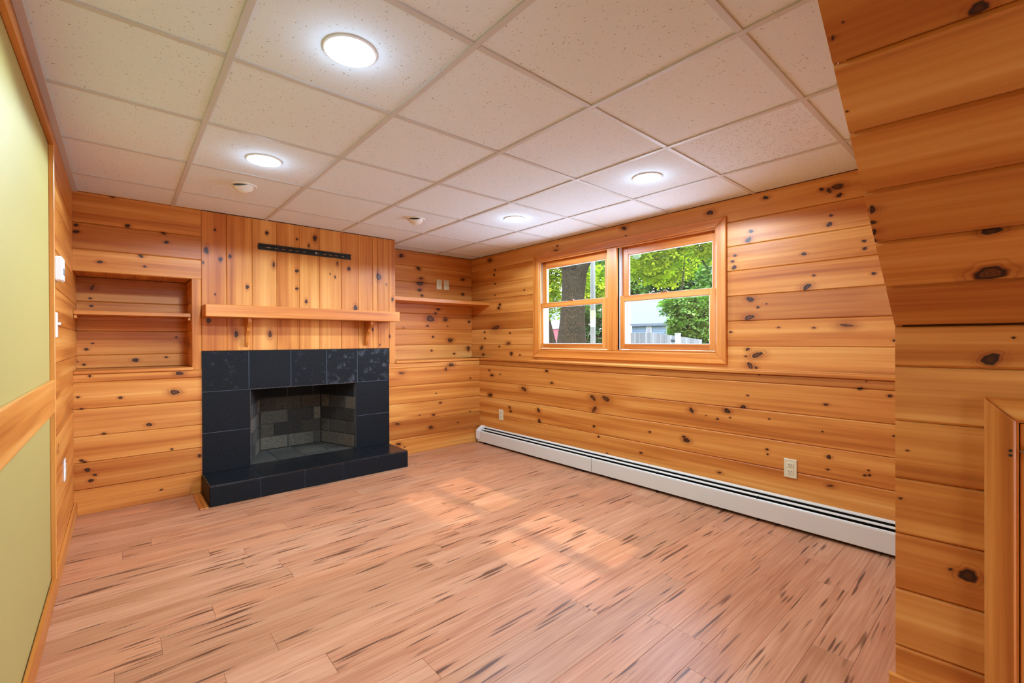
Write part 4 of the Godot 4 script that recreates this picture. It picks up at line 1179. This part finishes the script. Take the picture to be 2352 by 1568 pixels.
func make_heater() -> void:
	var h := thing("baseboard_heater", "long off-white metal baseboard heater with dark louvre slots below the window", "heater", p(LOW_R - 0.04, FLOOR, -1.55))
	var at := h.position
	var z0 := -3.385
	var z1 := 0.33
	var b := Builder.new()
	extrude(b, [Vector2(0.001, 0.02), Vector2(0.004, 0.02), Vector2(0.004, 0.16), Vector2(0.001, 0.165)], z0, z1, at)
	obj("back_plate", b.mesh(), M.dark, h)  # enamel plate coloured dark: the shade inside the slots is put into colour
	for q in [[z0, -1.30], [-1.297, z1]]:
		b = Builder.new()
		extrude(b, [Vector2(0.001, 0.176), Vector2(0.008, 0.175), Vector2(0.019, 0.169), Vector2(0.020, 0.164), Vector2(0.008, 0.170), Vector2(0.001, 0.171)], q[0], q[1], at)
		obj("top_lip", b.mesh(), M.enamel, h)
	b = Builder.new()
	extrude(b, [Vector2(0.039, 0.157), Vector2(0.049, 0.151), Vector2(0.050, 0.147), Vector2(0.040, 0.153)], z0, z1, at)
	obj("damper_blade", b.mesh(), M.enamel, h)
	for q in [[z0 + 0.012, -1.811], [-1.807, z1]]:
		b = Builder.new()
		var e := 0.002 if q[0] < -2.0 else 0.0
		extrude(b, [Vector2(0.064, 0.137 ), Vector2(0.070, 0.139), Vector2(0.075 + e, 0.134), Vector2(0.077 + e, 0.126), Vector2(0.077 + e, 0.022), Vector2(0.072, 0.018), Vector2(0.071, 0.022), Vector2(0.073, 0.026), Vector2(0.073, 0.126)], q[0], q[1], at)
		obj("front_panel", b.mesh(), M.enamel, h)
	for z in [-3.3, -2.6, -1.9, -1.2, -0.5, 0.2]:
		b = Builder.new()
		box(b, p(LOW_R - 0.072, FLOOR, z - 0.006) - at, p(LOW_R - 0.005, FLOOR + 0.15, z) - at)
		obj("bracket", b.mesh(), M.dark, h)
	b = Builder.new()
	tube(b, [p(LOW_R - 0.038, FLOOR + 0.07, z0) - at, p(LOW_R - 0.038, FLOOR + 0.07, z1) - at], [0.011, 0.011], 10)
	for k in 220:
		var z := z0 + 0.1 + k * 0.0155
		if z > z1 - 0.05: break
		b.quad(p(LOW_R - 0.068, FLOOR + 0.04, z) - at, p(LOW_R - 0.008, FLOOR + 0.04, z) - at, p(LOW_R - 0.008, FLOOR + 0.10, z) - at, p(LOW_R - 0.068, FLOOR + 0.10, z) - at, Vector3.BACK)
	var fins := obj("fin_tube", b.mesh(), M.dark, h)
	fins.set_meta("kind", "stuff")
	b = Builder.new()
	extrude(b, [Vector2(0.0, 0.03), Vector2(0.0, 0.181), Vector2(0.012, 0.180), Vector2(0.060, 0.152), Vector2(0.079, 0.136), Vector2(0.081, 0.126), Vector2(0.081, 0.045), Vector2(0.074, 0.032)], z0 - 0.048, z0 + 0.014, at)
	obj("end_cap", b.mesh(), M.white, h)
	b = Builder.new()
	box(b, p(LOW_R - 0.074, FLOOR + 0.012, z0 - 0.03) - at, p(LOW_R - 0.05, FLOOR + 0.034, z0 + 0.006) - at, 0.002)
	obj("end_clip", b.mesh(), M.enamel, h)

# ---------------------------------------------------------------- lights
func make_lights() -> void:
	var spots := [[0.914, -0.914, "lit recessed downlight over the floor in front of the yellow-green panel"], [0.914, -2.134, "lit recessed downlight close to the niche end of the chimney breast"], [2.743, -0.914, "lit recessed downlight close to the house view window"], [2.743, -2.134, "lit recessed downlight close to the recess beside the chimney breast"]]
	for q in spots:
		var l := thing("downlight", q[2], "ceiling light", p(q[0], CEIL, q[1]), "recessed downlights in the ceiling")
		var b := Builder.new()
		lathe(b, [Vector2(0.088, 0.007), Vector2(0.088, 0.001), Vector2(0.085, -0.001), Vector2(0.080, -0.0015), Vector2(0.078, -0.001)], Vector3.ZERO, 40)
		obj("trim_ring", b.mesh(), M.white, l)
		b = Builder.new()
		lathe(b, [Vector2(0.0815, -0.0014), Vector2(0.066, -0.0035), Vector2(0.040, -0.0055), Vector2(0.0, -0.0065)], Vector3.ZERO, 40)
		obj("lens", b.mesh(), M.lamp, l)
		var s := SpotLight3D.new()
		s.name = "lamp_light"
		s.position = Vector3(0, -0.012, 0)
		s.rotation = Vector3(-PI / 2, 0, 0)
		s.spot_angle = 81.5
		s.spot_angle_attenuation = 0.12
		s.spot_range = 12.0
		s.spot_attenuation = 2.0
		s.light_energy = LAMP_E
		s.light_color = LAMP_C
		s.light_size = 0.05
		s.shadow_enabled = true
		l.add_child(s)
		var o := OmniLight3D.new()
		o.name = "lens_light"
		o.position = Vector3(0, -0.07, 0)
		o.omni_range = 12.0
		o.omni_attenuation = 2.0
		o.light_energy = GLOW_E
		o.light_color = LAMP_C
		o.light_size = 0.05
		o.shadow_enabled = true
		l.add_child(o)
	for q in [[0.914, -2.665, "unlit white eyeball downlight between chimney breast and lit downlight", Vector3(0.3, 0, 0.2)], [2.134, -2.66, "unlit white eyeball downlight beside the chimney breast corner", Vector3(0.3, 0, 0.1)]]:
		var l := thing("eyeball_downlight", q[2], "ceiling light", p(q[0], CEIL, q[1]), "unlit eyeball downlights")
		var b := Builder.new()
		lathe(b, [Vector2(0.074, 0.007), Vector2(0.073, 0.002), Vector2(0.068, -0.002), Vector2(0.058, -0.001), Vector2(0.052, 0.008)], Vector3.ZERO, 32)
		obj("trim_ring", b.mesh(), M.white, l)
		b = Builder.new()
		var t := Basis.from_euler(Vector3(0.45, 0, 0.35))
		lathe(b, [Vector2(0.058, 0.020), Vector2(0.059, 0.0), Vector2(0.054, -0.014), Vector2(0.044, -0.027), Vector2(0.036, -0.032), Vector2(0.032, -0.031), Vector2(0.030, -0.024), Vector2(0.0, -0.022)], Vector3.ZERO, 28, t)
		obj("eyeball", b.mesh(), M.white, l)

# ---------------------------------------------------------------- small things
# wall plate lying in the plane u,w with outward n; kind 0 duplex outlet, 1 two jacks, 2 one jack, 3 toggle switch
func plate(called: String, label: String, category: String, at: Vector3, u: Vector3, n: Vector3, kind: int, mat: Material, group := "") -> void:
	var o := thing(called, label, category, at, group)
	var w := Vector3.UP
	o.basis = Basis(u, w, u.cross(w))
	if u.cross(w).dot(n) < 0: o.basis = Basis(-u, w, (-u).cross(w))
	obj("plate", box_mesh(Vector3(-0.035, -0.057, 0), Vector3(0.035, 0.057, 0.006), 0.003), mat, o)
	var f := Builder.new()
	var d := Builder.new()
	if kind == 0:
		for y in [-0.02, 0.02]:
			f = Builder.new()
			d = Builder.new()
			box(f, Vector3(-0.016, y - 0.014, 0.006), Vector3(0.016, y + 0.014, 0.0085), 0.004)
			for x in [-0.0065, 0.0065]:
				box(d, Vector3(x - 0.0012, y - 0.001, 0.0085), Vector3(x + 0.0012, y + 0.008, 0.0089))
			box(d, Vector3(-0.0025, y - 0.009, 0.0085), Vector3(0.0025, y - 0.0045, 0.0089))
			var face := obj("socket_face", f.mesh(), mat, o)
			obj("slots", d.mesh(), M.dark, face).set_meta("kind", "stuff")
	elif kind == 3:
		obj("mounting_frame", box_mesh(Vector3(-0.034, -0.056, -0.012), Vector3(0.034, 0.056, 0.0), 0.001), mat, o)
		box(f, Vector3(-0.006, -0.013, 0.006), Vector3(0.006, 0.013, 0.008), 0.001)
		box(f, Vector3(-0.0045, 0.0, 0.008), Vector3(0.0045, 0.011, 0.018), 0.002)
		obj("toggle", f.mesh(), mat, o)
	else:
		for y in ([-0.017, 0.017] if kind == 1 else [0.0]):
			d = Builder.new()
			lathe(d, [Vector2(0.0, 0.011), Vector2(0.003, 0.011), Vector2(0.004, 0.006)], Vector3(0, y, 0), 12, Basis(Vector3.RIGHT, PI / 2))
			obj("jack", d.mesh(), M.grey, o)
	for y in ([0.0] if kind == 0 else [-0.042, 0.042]):
		var s := Builder.new()
		lathe(s, [Vector2(0.0, 0.0075), Vector2(0.002, 0.0072), Vector2(0.003, 0.006)], Vector3(0, y, 0), 10, Basis(Vector3.RIGHT, PI / 2))
		obj("screw", s.mesh(), mat, o)

func make_small() -> void:
	plate("wall_outlet", "ivory duplex outlet on the window wall near the stair closet", "outlet", p(LOW_R, -0.785, -0.337), Vector3.BACK, Vector3.LEFT, 0, M.ivory)
	plate("wall_outlet", "ivory duplex outlet above the corner end of the heater", "outlet", p(LOW_R, -0.797, -3.088), Vector3.BACK, Vector3.LEFT, 0, M.ivory)
	plate("cable_plate", "ivory wall plate with two cable jacks above the recess shelf", "wall plate", p(3.092, 0.648, DEEP_B), Vector3.RIGHT, Vector3.BACK, 1, M.ivory)
	plate("cable_plate", "ivory wall plate with one cable jack above the recess shelf", "wall plate", p(3.190, 0.648, DEEP_B), Vector3.RIGHT, Vector3.BACK, 2, M.ivory)
	plate("light_switch", "white toggle light switch beside the yellow-green panel", "light switch", p(WALL_L + 0.012, 0.078, -2.275), Vector3.FORWARD, Vector3.RIGHT, 3, M.white)
	plate("wall_outlet", "white duplex outlet low on the boards beside the yellow-green panel", "outlet", p(WALL_L, -0.687, -2.80), Vector3.FORWARD, Vector3.RIGHT, 0, M.white)
	var t := thing("thermostat", "white boxy thermostat on the boards beside the yellow-green panel", "thermostat", p(WALL_L, 0.285, -2.385))
	obj("base_plate", box_mesh(Vector3(0, -0.004, -0.06), Vector3(0.006, 0.118, 0.06), 0.002), M.white, t)
	obj("cover", box_mesh(Vector3(0.006, 0.0, -0.055), Vector3(0.033, 0.113, 0.054), 0.006), M.white, t)
	obj("dial", box_mesh(Vector3(0.033, 0.03, -0.03), Vector3(0.0345, 0.06, 0.03), 0.0005), M.grey, t)
	var g := Builder.new()
	# television bracket: slotted rail
	var r := thing("television_bracket", "black slotted steel wall bracket for a television above the mantel", "bracket", p(1.533, 0.742, WALL_B))
	var x0 := 1.155
	var x1 := 1.912
	var at := r.position
	g = Builder.new()
	box(g, p(x0, 0.776, WALL_B + 0.001) - at, p(x1, 0.780, WALL_B + 0.016) - at, 0.001)
	box(g, p(x0, 0.752, WALL_B + 0.001) - at, p(x1, 0.756, WALL_B + 0.016) - at, 0.001)
	box(g, p(x0, 0.780, WALL_B + 0.012) - at, p(x1, 0.791, WALL_B + 0.016) - at, 0.001)
	box(g, p(x0, 0.741, WALL_B + 0.012) - at, p(x1, 0.752, WALL_B + 0.016) - at, 0.001)
	box(g, p(x0, 0.7685, WALL_B + 0.001) - at, p(x1, 0.776, WALL_B + 0.004) - at)
	box(g, p(x0, 0.756, WALL_B + 0.001) - at, p(x1, 0.7625, WALL_B + 0.004) - at)
	var webs := [[0.0, 0.06], [0.10, 0.125], [0.152, 0.178], [0.205, 0.231], [0.258, 0.284], [0.311, 0.34], [0.365, 0.46], [0.488, 0.512], [0.54, 0.563], [0.59, 0.613], [0.64, 0.67], [0.695, 0.757]]
	for q in webs:
		box(g, p(x0 + q[0], 0.7625, WALL_B + 0.001) - at, p(x0 + q[1], 0.7685, WALL_B + 0.004) - at)
	obj("rail", g.mesh(), M.black, r)
	for x in [0.082, 0.353, 0.69]:
		g = Builder.new()
		lathe(g, [Vector2(0.0, 0.008), Vector2(0.004, 0.0075), Vector2(0.0055, 0.004)], p(x0 + x, 0.7655, WALL_B) - at, 12, Basis(Vector3.RIGHT, PI / 2))
		obj("bolt", g.mesh(), M.steel, r)
	g = Builder.new()
	lathe(g, [Vector2(0.0, 0.012), Vector2(0.007, 0.012), Vector2(0.0085, 0.010), Vector2(0.0095, 0.004)], p(x0 + 0.45, 0.7655, WALL_B) - at, 16, Basis(Vector3.RIGHT, PI / 2))
	obj("level_vial", g.mesh(), M.steel, r)

# ---------------------------------------------------------------- outdoors
func leaf_mesh(kind: int) -> ArrayMesh:
	var b := Builder.new()
	var r := RandomNumberGenerator.new()
	r.seed = 5 + kind
	for k in 5:
		var a := TAU * k / 5.0 + r.randf_range(-0.3, 0.3)
		var d := Vector3(cos(a), r.randf_range(-0.45, 0.35), sin(a)).normalized()
		var s := d.cross(Vector3.UP).normalized() * 0.24
		var o := d * 0.12
		var droop := Vector3(0, -0.1, 0)
		b.quad(o, o + d * 0.45 + s, o + d * 0.95 + droop, o + d * 0.45 - s, Vector3.UP)
	return b.mesh()

# foliage: sprigs scattered through ellipsoids [centre, radii, count, size]
func foliage(called: String, parent: Node3D, lumps: Array, cols: Array, mat: Material, mesh: Mesh) -> void:
	var total := 0
	for q in lumps: total += q[2]
	var mm := MultiMesh.new()
	mm.transform_format = MultiMesh.TRANSFORM_3D
	mm.use_colors = true
	mm.mesh = mesh
	mm.instance_count = total
	var n := 0
	for q in lumps:
		for k in q[2]:
			var d := Vector3(rng.randfn(), rng.randfn(), rng.randfn()).normalized() * pow(rng.randf(), 0.42)
			var at: Vector3 = q[0] + d * q[1] - parent.position
			var b := Basis.from_euler(Vector3(rng.randf_range(-0.7, 0.7), rng.randf() * TAU, rng.randf_range(-0.7, 0.7))).scaled(Vector3.ONE * q[3] * rng.randf_range(0.7, 1.3))
			mm.set_instance_transform(n, Transform3D(b, at))
			var c: Color = cols[rng.randi() % cols.size()]
			mm.set_instance_color(n, c.srgb_to_linear() * rng.randf_range(0.8, 1.15))
			n += 1
	var o := MultiMeshInstance3D.new()
	o.name = called
	o.multimesh = mm
	o.material_override = mat
	o.set_meta("kind", "stuff")
	parent.add_child(o, true)

func limb(called: String, parent: Node3D, pts: Array, radii: Array, mat: Material, seg := 12) -> void:
	var b := Builder.new()
	var q := []
	for v in pts: q.append(v - parent.position)
	tube(b, q, radii, seg)
	obj(called, b.mesh(), mat, parent)

func make_outside() -> void:
	var bark := material(Color8(62, 53, 38), 0.95, tex(mottle(900, 256, 0.2, 1.0)), 0.1)
	bark.uv1_triplanar = true
	bark.uv1_scale = Vector3(3.4, 0.8, 3.4)
	var pale_bark := material(Color8(92, 88, 82), 0.95)
	var leafy := material(Color.WHITE, 0.9, null, 0.1)
	leafy.vertex_color_use_as_albedo = true
	leafy.backlight_enabled = true
	leafy.backlight = Color(0.75, 0.9, 0.4)
	leafy.cull_mode = BaseMaterial3D.CULL_DISABLED
	var lm := leaf_mesh(0)
	var bright := [Color8(126, 132, 26), Color8(104, 116, 22), Color8(144, 144, 36), Color8(80, 94, 20), Color8(114, 122, 24)]
	var mid := [Color8(82, 104, 42), Color8(96, 116, 50), Color8(66, 88, 36), Color8(108, 126, 62)]
	var dark := [Color8(58, 76, 42), Color8(48, 64, 38), Color8(72, 90, 48), Color8(90, 108, 54)]
	var white_out := material(Color8(128, 128, 127), 0.7)
	# ground
	var g := Builder.new()
	var xs := [3.78, 6.0, 12.0, 20.0, 40.0, 110.0]
	var ys := [-0.32, -0.42, -0.9, -1.35, -1.5, -1.6]
	for k in 5:
		g.quad(p(xs[k], ys[k], -120), p(xs[k + 1], ys[k + 1], -120), p(xs[k + 1], ys[k + 1], 60), p(xs[k], ys[k], 60), Vector3.UP)
	tag(obj("ground", g.mesh(), material(Color8(96, 108, 62), 0.95), self), "green lawn outside the window", "lawn", "", "structure")
	var pv := Builder.new()  # unseen pale strip added to throw daylight through the window onto the ceiling
	box(pv, p(3.8, -0.46, -5.2), p(7.4, -0.30, 4.0), 0.01)
	tag(obj("bounce_pavement", pv.mesh(), material(Color8(206, 205, 201), 0.9), self), "added pale concrete strip outside the window bouncing daylight in", "bounce_pavement", "", "structure")
	# forked tree
	var t := thing("forked_tree", "large tree with thick forked grey trunk outside the window", "tree", p(8.0, -0.6, -6.15))
	limb("trunk", t, [p(8, -0.7, -6.2), p(8, -0.3, -6.16), p(8, 0.4, -6.12), p(8, 1.0, -6.09), p(8, 1.35, -6.07), p(8, 1.55, -6.04)], [0.5, 0.36, 0.285, 0.255, 0.27, 0.27], bark, 16)
	limb("limb", t, [p(8, 1.2, -6.02), p(8.0, 1.6, -5.83), p(8.05, 2.1, -5.54), p(8.1, 3.2, -5.0), p(8.2, 5.0, -4.3)], [0.16, 0.14, 0.125, 0.11, 0.06], bark)
	limb("limb", t, [p(8, 1.2, -6.14), p(8.0, 1.7, -6.2), p(8.0, 2.4, -6.32), p(8.0, 3.6, -6.7), p(7.9, 5.2, -7.2)], [0.2, 0.18, 0.15, 0.11, 0.06], bark)
	limb("limb", t, [p(8.05, 2.0, -5.55), p(8.6, 2.55, -4.9), p(9.2, 2.75, -4.3), p(9.8, 2.5, -3.7), p(10.2, 2.15, -3.3)], [0.07, 0.055, 0.04, 0.03, 0.015], bark, 8)
	limb("limb", t, [p(9.2, 2.75, -4.3), p(9.6, 2.35, -4.2), p(9.9, 1.9, -4.15), p(10.1, 1.55, -4.0)], [0.035, 0.028, 0.02, 0.01], bark, 8)
	limb("limb", t, [p(8, 1.9, -6.25), p(8.2, 2.1, -6.9), p(8.3, 2.0, -7.6), p(8.4, 1.7, -8.1)], [0.06, 0.045, 0.03, 0.015], bark, 8)
	foliage("leaves", t, [[p(8.6, 1.85, -7.5), Vector3(0.8, 0.9, 0.75), 900, 0.12], [p(8.4, 1.0, -7.3), Vector3(0.7, 0.5, 0.6), 350, 0.11], [p(7.7, 1.85, -6.15), Vector3(0.15, 0.16, 0.2), 40, 0.1], [p(9.6, 2.75, -4.6), Vector3(0.8, 0.6, 1.5), 1300, 0.12], [p(10.4, 2.0, -5.6), Vector3(0.5, 0.6, 0.7), 500, 0.12], [p(10.0, 2.2, -3.6), Vector3(0.8, 0.6, 0.9), 800, 0.12], [p(9.4, 1.9, -4.9), Vector3(0.6, 0.4, 0.6), 380, 0.11], [p(8.1, 5.0, -5.6), Vector3(1.6, 1.2, 2.2), 900, 0.16]], bright, leafy, lm)
	t = thing("leaning_tree", "second grey tree trunk leaning beside the forked tree", "tree", p(9.5, -0.7, -8.1))
	limb("trunk", t, [p(9.5, -0.7, -8.15), p(9.5, 0.0, -8.38), p(9.5, 0.9, -8.62), p(9.5, 2.2, -8.95), p(9.5, 4.5, -9.4)], [0.30, 0.23, 0.19, 0.16, 0.1], bark, 12)
	foliage("leaves", t, [[p(9.7, 4.8, -9.4), Vector3(1.3, 1.1, 1.4), 500, 0.17]], bright, leafy, lm)
	# utility pole
	var po := thing("utility_pole", "grey wooden utility pole with a yellow and white sign", "pole", p(11, -0.85, -7.93))
	var b := Builder.new()
	tube(b, [Vector3(0, 0, 0), Vector3(0, 4, 0), Vector3(0, 8.5, 0)], [0.078, 0.072, 0.06], 14)
	obj("post", b.mesh(), material(Color8(104, 99, 92), 0.9, tex(mottle(910, 64, 0.8, 1.0))), po)
	var sg := material(Color8(160, 152, 84), 0.6)
	b = Builder.new()
	tube(b, [Vector3(0, 1.48, 0), Vector3(0, 1.73, 0)], [0.081, 0.081], 14)
	obj("sign_band", b.mesh(), sg, po).set_meta("label", "pale yellow band")
	b = Builder.new()
	tube(b, [Vector3(0, 1.24, 0), Vector3(0, 1.48, 0)], [0.081, 0.081], 14)
	obj("sign_band", b.mesh(), white_out, po).set_meta("label", "white band")
	# flowering shrub
	var sh := thing("flowering_shrub", "dark leafy shrub with pale pink blossoms behind the utility pole", "shrub", p(12.2, -0.9, -8.6))
	limb("stem", sh, [p(12.2, -0.95, -8.6), p(12.2, 0.0, -8.6), p(12.3, 0.6, -8.7)], [0.05, 0.04, 0.02], bark, 8)
	foliage("leaves", sh, [[p(12.2, 0.25, -8.8), Vector3(0.8, 1.1, 1.15), 1300, 0.13]], [Color8(46, 64, 32), Color8(60, 80, 42), Color8(38, 54, 28)], leafy, lm)
	var petal := material(Color.WHITE, 0.7)
	petal.vertex_color_use_as_albedo = true
	foliage("blossoms", sh, [[p(12.05, 0.2, -8.75), Vector3(0.82, 1.05, 1.15), 150, 0.07]], [Color8(150, 126, 126), Color8(160, 146, 142), Color8(138, 112, 110)], petal, lm)
	# pale blue house and red shed seen between the trunks
	var ho := thing("blue_house", "pale blue gabled house seen between the two trunks", "house", p(24.5, -1.45, -22.0))
	b = Builder.new()
	slab(b, [Vector2(-1.5, 0), Vector2(-1.5, 3.0), Vector2(0.35, 4.6), Vector2(2.2, 3.0), Vector2(2.2, 0)], Vector3.ZERO, Vector3.BACK, Vector3.UP, Vector3.LEFT, 2.6, 0.0, Vector2.ZERO, Vector2.ZERO, Vector2.ZERO)
	obj("wall", b.mesh(), material(Color8(100, 112, 124), 0.8), ho)
	b = Builder.new()
	for q in [[Vector3(-0.2, 2.85, -1.75), Vector3(-0.2, 4.72, 0.35)], [Vector3(-0.2, 2.85, 2.45), Vector3(-0.2, 4.72, 0.35)]]:
		b.quad(q[0], q[1], q[1] + Vector3(2.9, 0, 0), q[0] + Vector3(2.9, 0, 0), Vector3.UP)
		b.quad(q[0] + Vector3(0, 0.12, 0), q[1] + Vector3(0, 0.12, 0), q[1] + Vector3(2.9, 0.12, 0), q[0] + Vector3(2.9, 0.12, 0), Vector3.UP)
		b.quad(q[0], q[1], q[1] + Vector3(0, 0.12, 0), q[0] + Vector3(0, 0.12, 0), Vector3.LEFT)
	obj("roof", b.mesh(), material(Color8(146, 150, 156), 0.8), ho)
	var rs := thing("red_shed", "small dark red shed in front of the pale blue house", "shed", p(21.0, -1.42, -18.75))
	b = Builder.new()
	box(b, Vector3(0, 0, -0.6), Vector3(1.5, 2.15, 0.7))
	obj("wall", b.mesh(), material(Color8(100, 36, 42), 0.8), rs)
	b = Builder.new()
	box(b, Vector3(-0.03, 0.0, 0.58), Vector3(0.02, 2.15, 0.72))
	box(b, Vector3(-0.03, 1.2, -0.6), Vector3(0.01, 1.34, 0.6))
	obj("trim_board", b.mesh(), white_out, rs)
	b = Builder.new()
	slab(b, [Vector2(-0.75, 2.15), Vector2(0.05, 2.6), Vector2(0.85, 2.15)], Vector3(-0.1, 0, 0), Vector3.BACK, Vector3.UP, Vector3.LEFT, 1.7, 0.0, Vector2.ZERO, Vector2.ZERO, Vector2.ZERO)
	obj("roof", b.mesh(), material(Color8(146, 150, 156), 0.8), rs)
	# grey house with pale roof
	ho = thing("grey_house", "blue-grey clapboard house with a pale steep roof and one white window", "house", p(28.0, -1.5, -17.0))
	b = Builder.new()
	box(b, Vector3(0, 0, -4.6), Vector3(6.5, 2.62, 1.83))
	obj("wall", b.mesh(), material(Color8(74, 84, 96), 0.8), ho)
	for y in range(1, 16):
		obj("clapboard", box_mesh(Vector3(-0.02, y * 0.16, -4.55), Vector3(0.0, y * 0.16 + 0.145, 1.7), 0.008), M_clap(), ho)
	b = Builder.new()
	box(b, Vector3(-0.05, 0, 1.72), Vector3(0.06, 2.62, 1.9))
	obj("corner_board", b.mesh(), white_out, ho)
	b = Builder.new()
	var r0 := Vector3(-0.35, 2.55, 1.95)
	var r1 := Vector3(3.2, 4.7, -0.35)
	b.quad(Vector3(-0.35, 2.55, -5.0), r0, r1, Vector3(3.2, 4.7, -5.0), Vector3(-1, 1, 0))
	b.tri(r0, r1, Vector3(6.9, 2.55, 1.95), Vector3(0, 0.5, 1))
	b.quad(Vector3(6.9, 2.55, -5.0), Vector3(6.9, 2.55, 1.95), r1, Vector3(3.2, 4.7, -5.0), Vector3(1, 1, 0))
	b.quad(Vector3(-0.35, 2.55, -5.0), r0, Vector3(6.9, 2.55, 1.95), Vector3(6.9, 2.55, -5.0), Vector3.DOWN)
	box(b, Vector3(-0.42, 2.45, -5.0), Vector3(-0.30, 2.62, 1.98))
	obj("roof", b.mesh(), material(Color8(54, 58, 63), 0.8), ho)
	var wn := Node3D.new()
	wn.name = "window"
	ho.add_child(wn, true)
	b = Builder.new()
	box(b, Vector3(-0.07, 1.86, 0.20), Vector3(-0.02, 2.46, 0.64), 0.01)
	obj("frame", b.mesh(), white_out, wn)
	b = Builder.new()
	box(b, Vector3(-0.08, 1.98, 0.30), Vector3(-0.06, 2.34, 0.54))
	obj("pane", b.mesh(), material(Color8(56, 62, 70), 0.2), wn)
	# porch post in front of the grey house
	b = Builder.new()
	tube(b, [Vector3.ZERO, Vector3(0, 2.4, 0)], [0.16, 0.16], 10)
	var cp := obj("white_column", b.mesh(), white_out, self)
	cp.position = p(25.0, -1.5, -16.15)
	tag(cp, "white round column standing before the grey house", "column")
	# fence
	var fe := thing("board_fence", "weathered grey board fence running below the grey house", "fence", p(18.0, -1.3, -11.2))
	var fm := [material(Color8(84, 80, 78), 0.9), material(Color8(74, 71, 70), 0.9), material(Color8(94, 90, 88), 0.9)]
	for k in 34:
		var z := -0.8 + k * 0.118
		var hgt := 1.62 - maxf(0.0, z - 0.9) * 0.145
		b = Builder.new()
		box(b, Vector3(0, 0, z), Vector3(0.022, hgt, z + 0.112), 0.003)
		obj("board", b.mesh(), fm[rng.randi() % 3], fe)
	b = Builder.new()
	box(b, Vector3(0.022, 0.3, -0.8), Vector3(0.06, 0.39, 3.2))
	obj("rail", b.mesh(), fm[1], fe)
	# mailbox
	var mb := thing("mailbox_post", "white square post with a small dark mailbox before the fence", "mailbox", p(13.0, -1.0, -6.30))
	obj("post", box_mesh(Vector3(-0.06, 0, -0.065), Vector3(0.06, 1.17, 0.065), 0.01), white_out, mb)
	obj("cap", box_mesh(Vector3(-0.07, 1.17, -0.075), Vector3(0.07, 1.20, 0.075), 0.01), white_out, mb)
	obj("box", box_mesh(Vector3(-0.1, 0.93, -0.19), Vector3(0.12, 1.02, -0.065), 0.02), M.dark, mb)
	# leafy tree by the fence
	t = thing("maple_tree", "full light green maple with drooping foliage beside the grey house", "tree", p(20.5, -1.4, -9.2))
	limb("trunk", t, [p(20.5, -1.4, -9.2), p(20.5, 0.5, -9.2), p(20.5, 2.0, -9.1)], [0.2, 0.16, 0.1], bark)
	foliage("leaves", t, [[p(20.3, 0.75, -9.3), Vector3(1.4, 1.2, 1.35), 2200, 0.2], [p(20.3, 0.1, -8.7), Vector3(1.2, 0.8, 0.9), 700, 0.19], [p(20.4, 1.6, -9.6), Vector3(1.3, 0.7, 1.6), 1300, 0.2], [p(20.4, 0.3, -10.2), Vector3(0.9, 0.7, 0.5), 350, 0.19]], mid, leafy, lm)
	# woods
	var said := ["bushy bright tree at the edge of the woods behind the utility pole", "tall loose woodland tree behind the forked trunk", "tall dark woodland tree above the grey house roof", "pale stemmed woodland tree above the maple", "dense woodland tree at the sunny edge beyond the maple", "dark woodland tree far behind the red shed", "dark woodland tree between the utility pole and the grey house", "sunlit young tree leaning over the pale roof"]
	# x, z, half width, crown middle, crown half height, palette, leaf size, count
	var wd := [[17.0, -13.0, 1.3, 1.5, 2.2, 0, 0.2, 1400], [36.0, -38.0, 5.0, 5.0, 6.0, 1, 0.55, 1500], [42.0, -30.0, 5.0, 5.5, 7.0, 2, 0.6, 2200], [44.0, -22.0, 5.0, 5.5, 7.0, 2, 0.6, 2200], [40.0, -14.5, 4.5, 5.0, 6.5, 1, 0.55, 2000], [46.0, -48.0, 6.0, 5.0, 7.0, 2, 0.6, 1200], [38.0, -26.5, 3.5, 5.0, 6.0, 1, 0.5, 1600], [23.0, -12.4, 1.7, 4.3, 1.5, 0, 0.22, 900]]
	for k in wd.size():
		var q: Array = wd[k]
		var x: float = q[0]
		var z: float = q[1]
		var w: float = q[2]
		t = thing("woodland_tree", said[k], "tree", p(x, -1.6, z), "woodland trees")
		for j in (3 if w > 2.0 else 1):
			var zz := z + (j - 1) * w * 0.45 + (0.0 if w > 2.0 else 1.9)
			limb("stem", t, [p(x - 1.0, -1.6, zz), p(x - 0.8, q[3] * 0.6, zz + 0.2), p(x, q[3] + q[4] * 0.6, zz)], [0.03 * w + 0.01, 0.025 * w, 0.02], pale_bark if w > 2.0 else bark, 8)
		foliage("leaves", t, [[p(x, q[3], z), Vector3(minf(w, 3.0), q[4], w), q[7], q[6]]], [bright, mid, dark][q[5]], leafy, lm)

var clap: StandardMaterial3D
func M_clap() -> Material:
	if clap == null: clap = material(Color8(80, 91, 103), 0.8)
	return clap
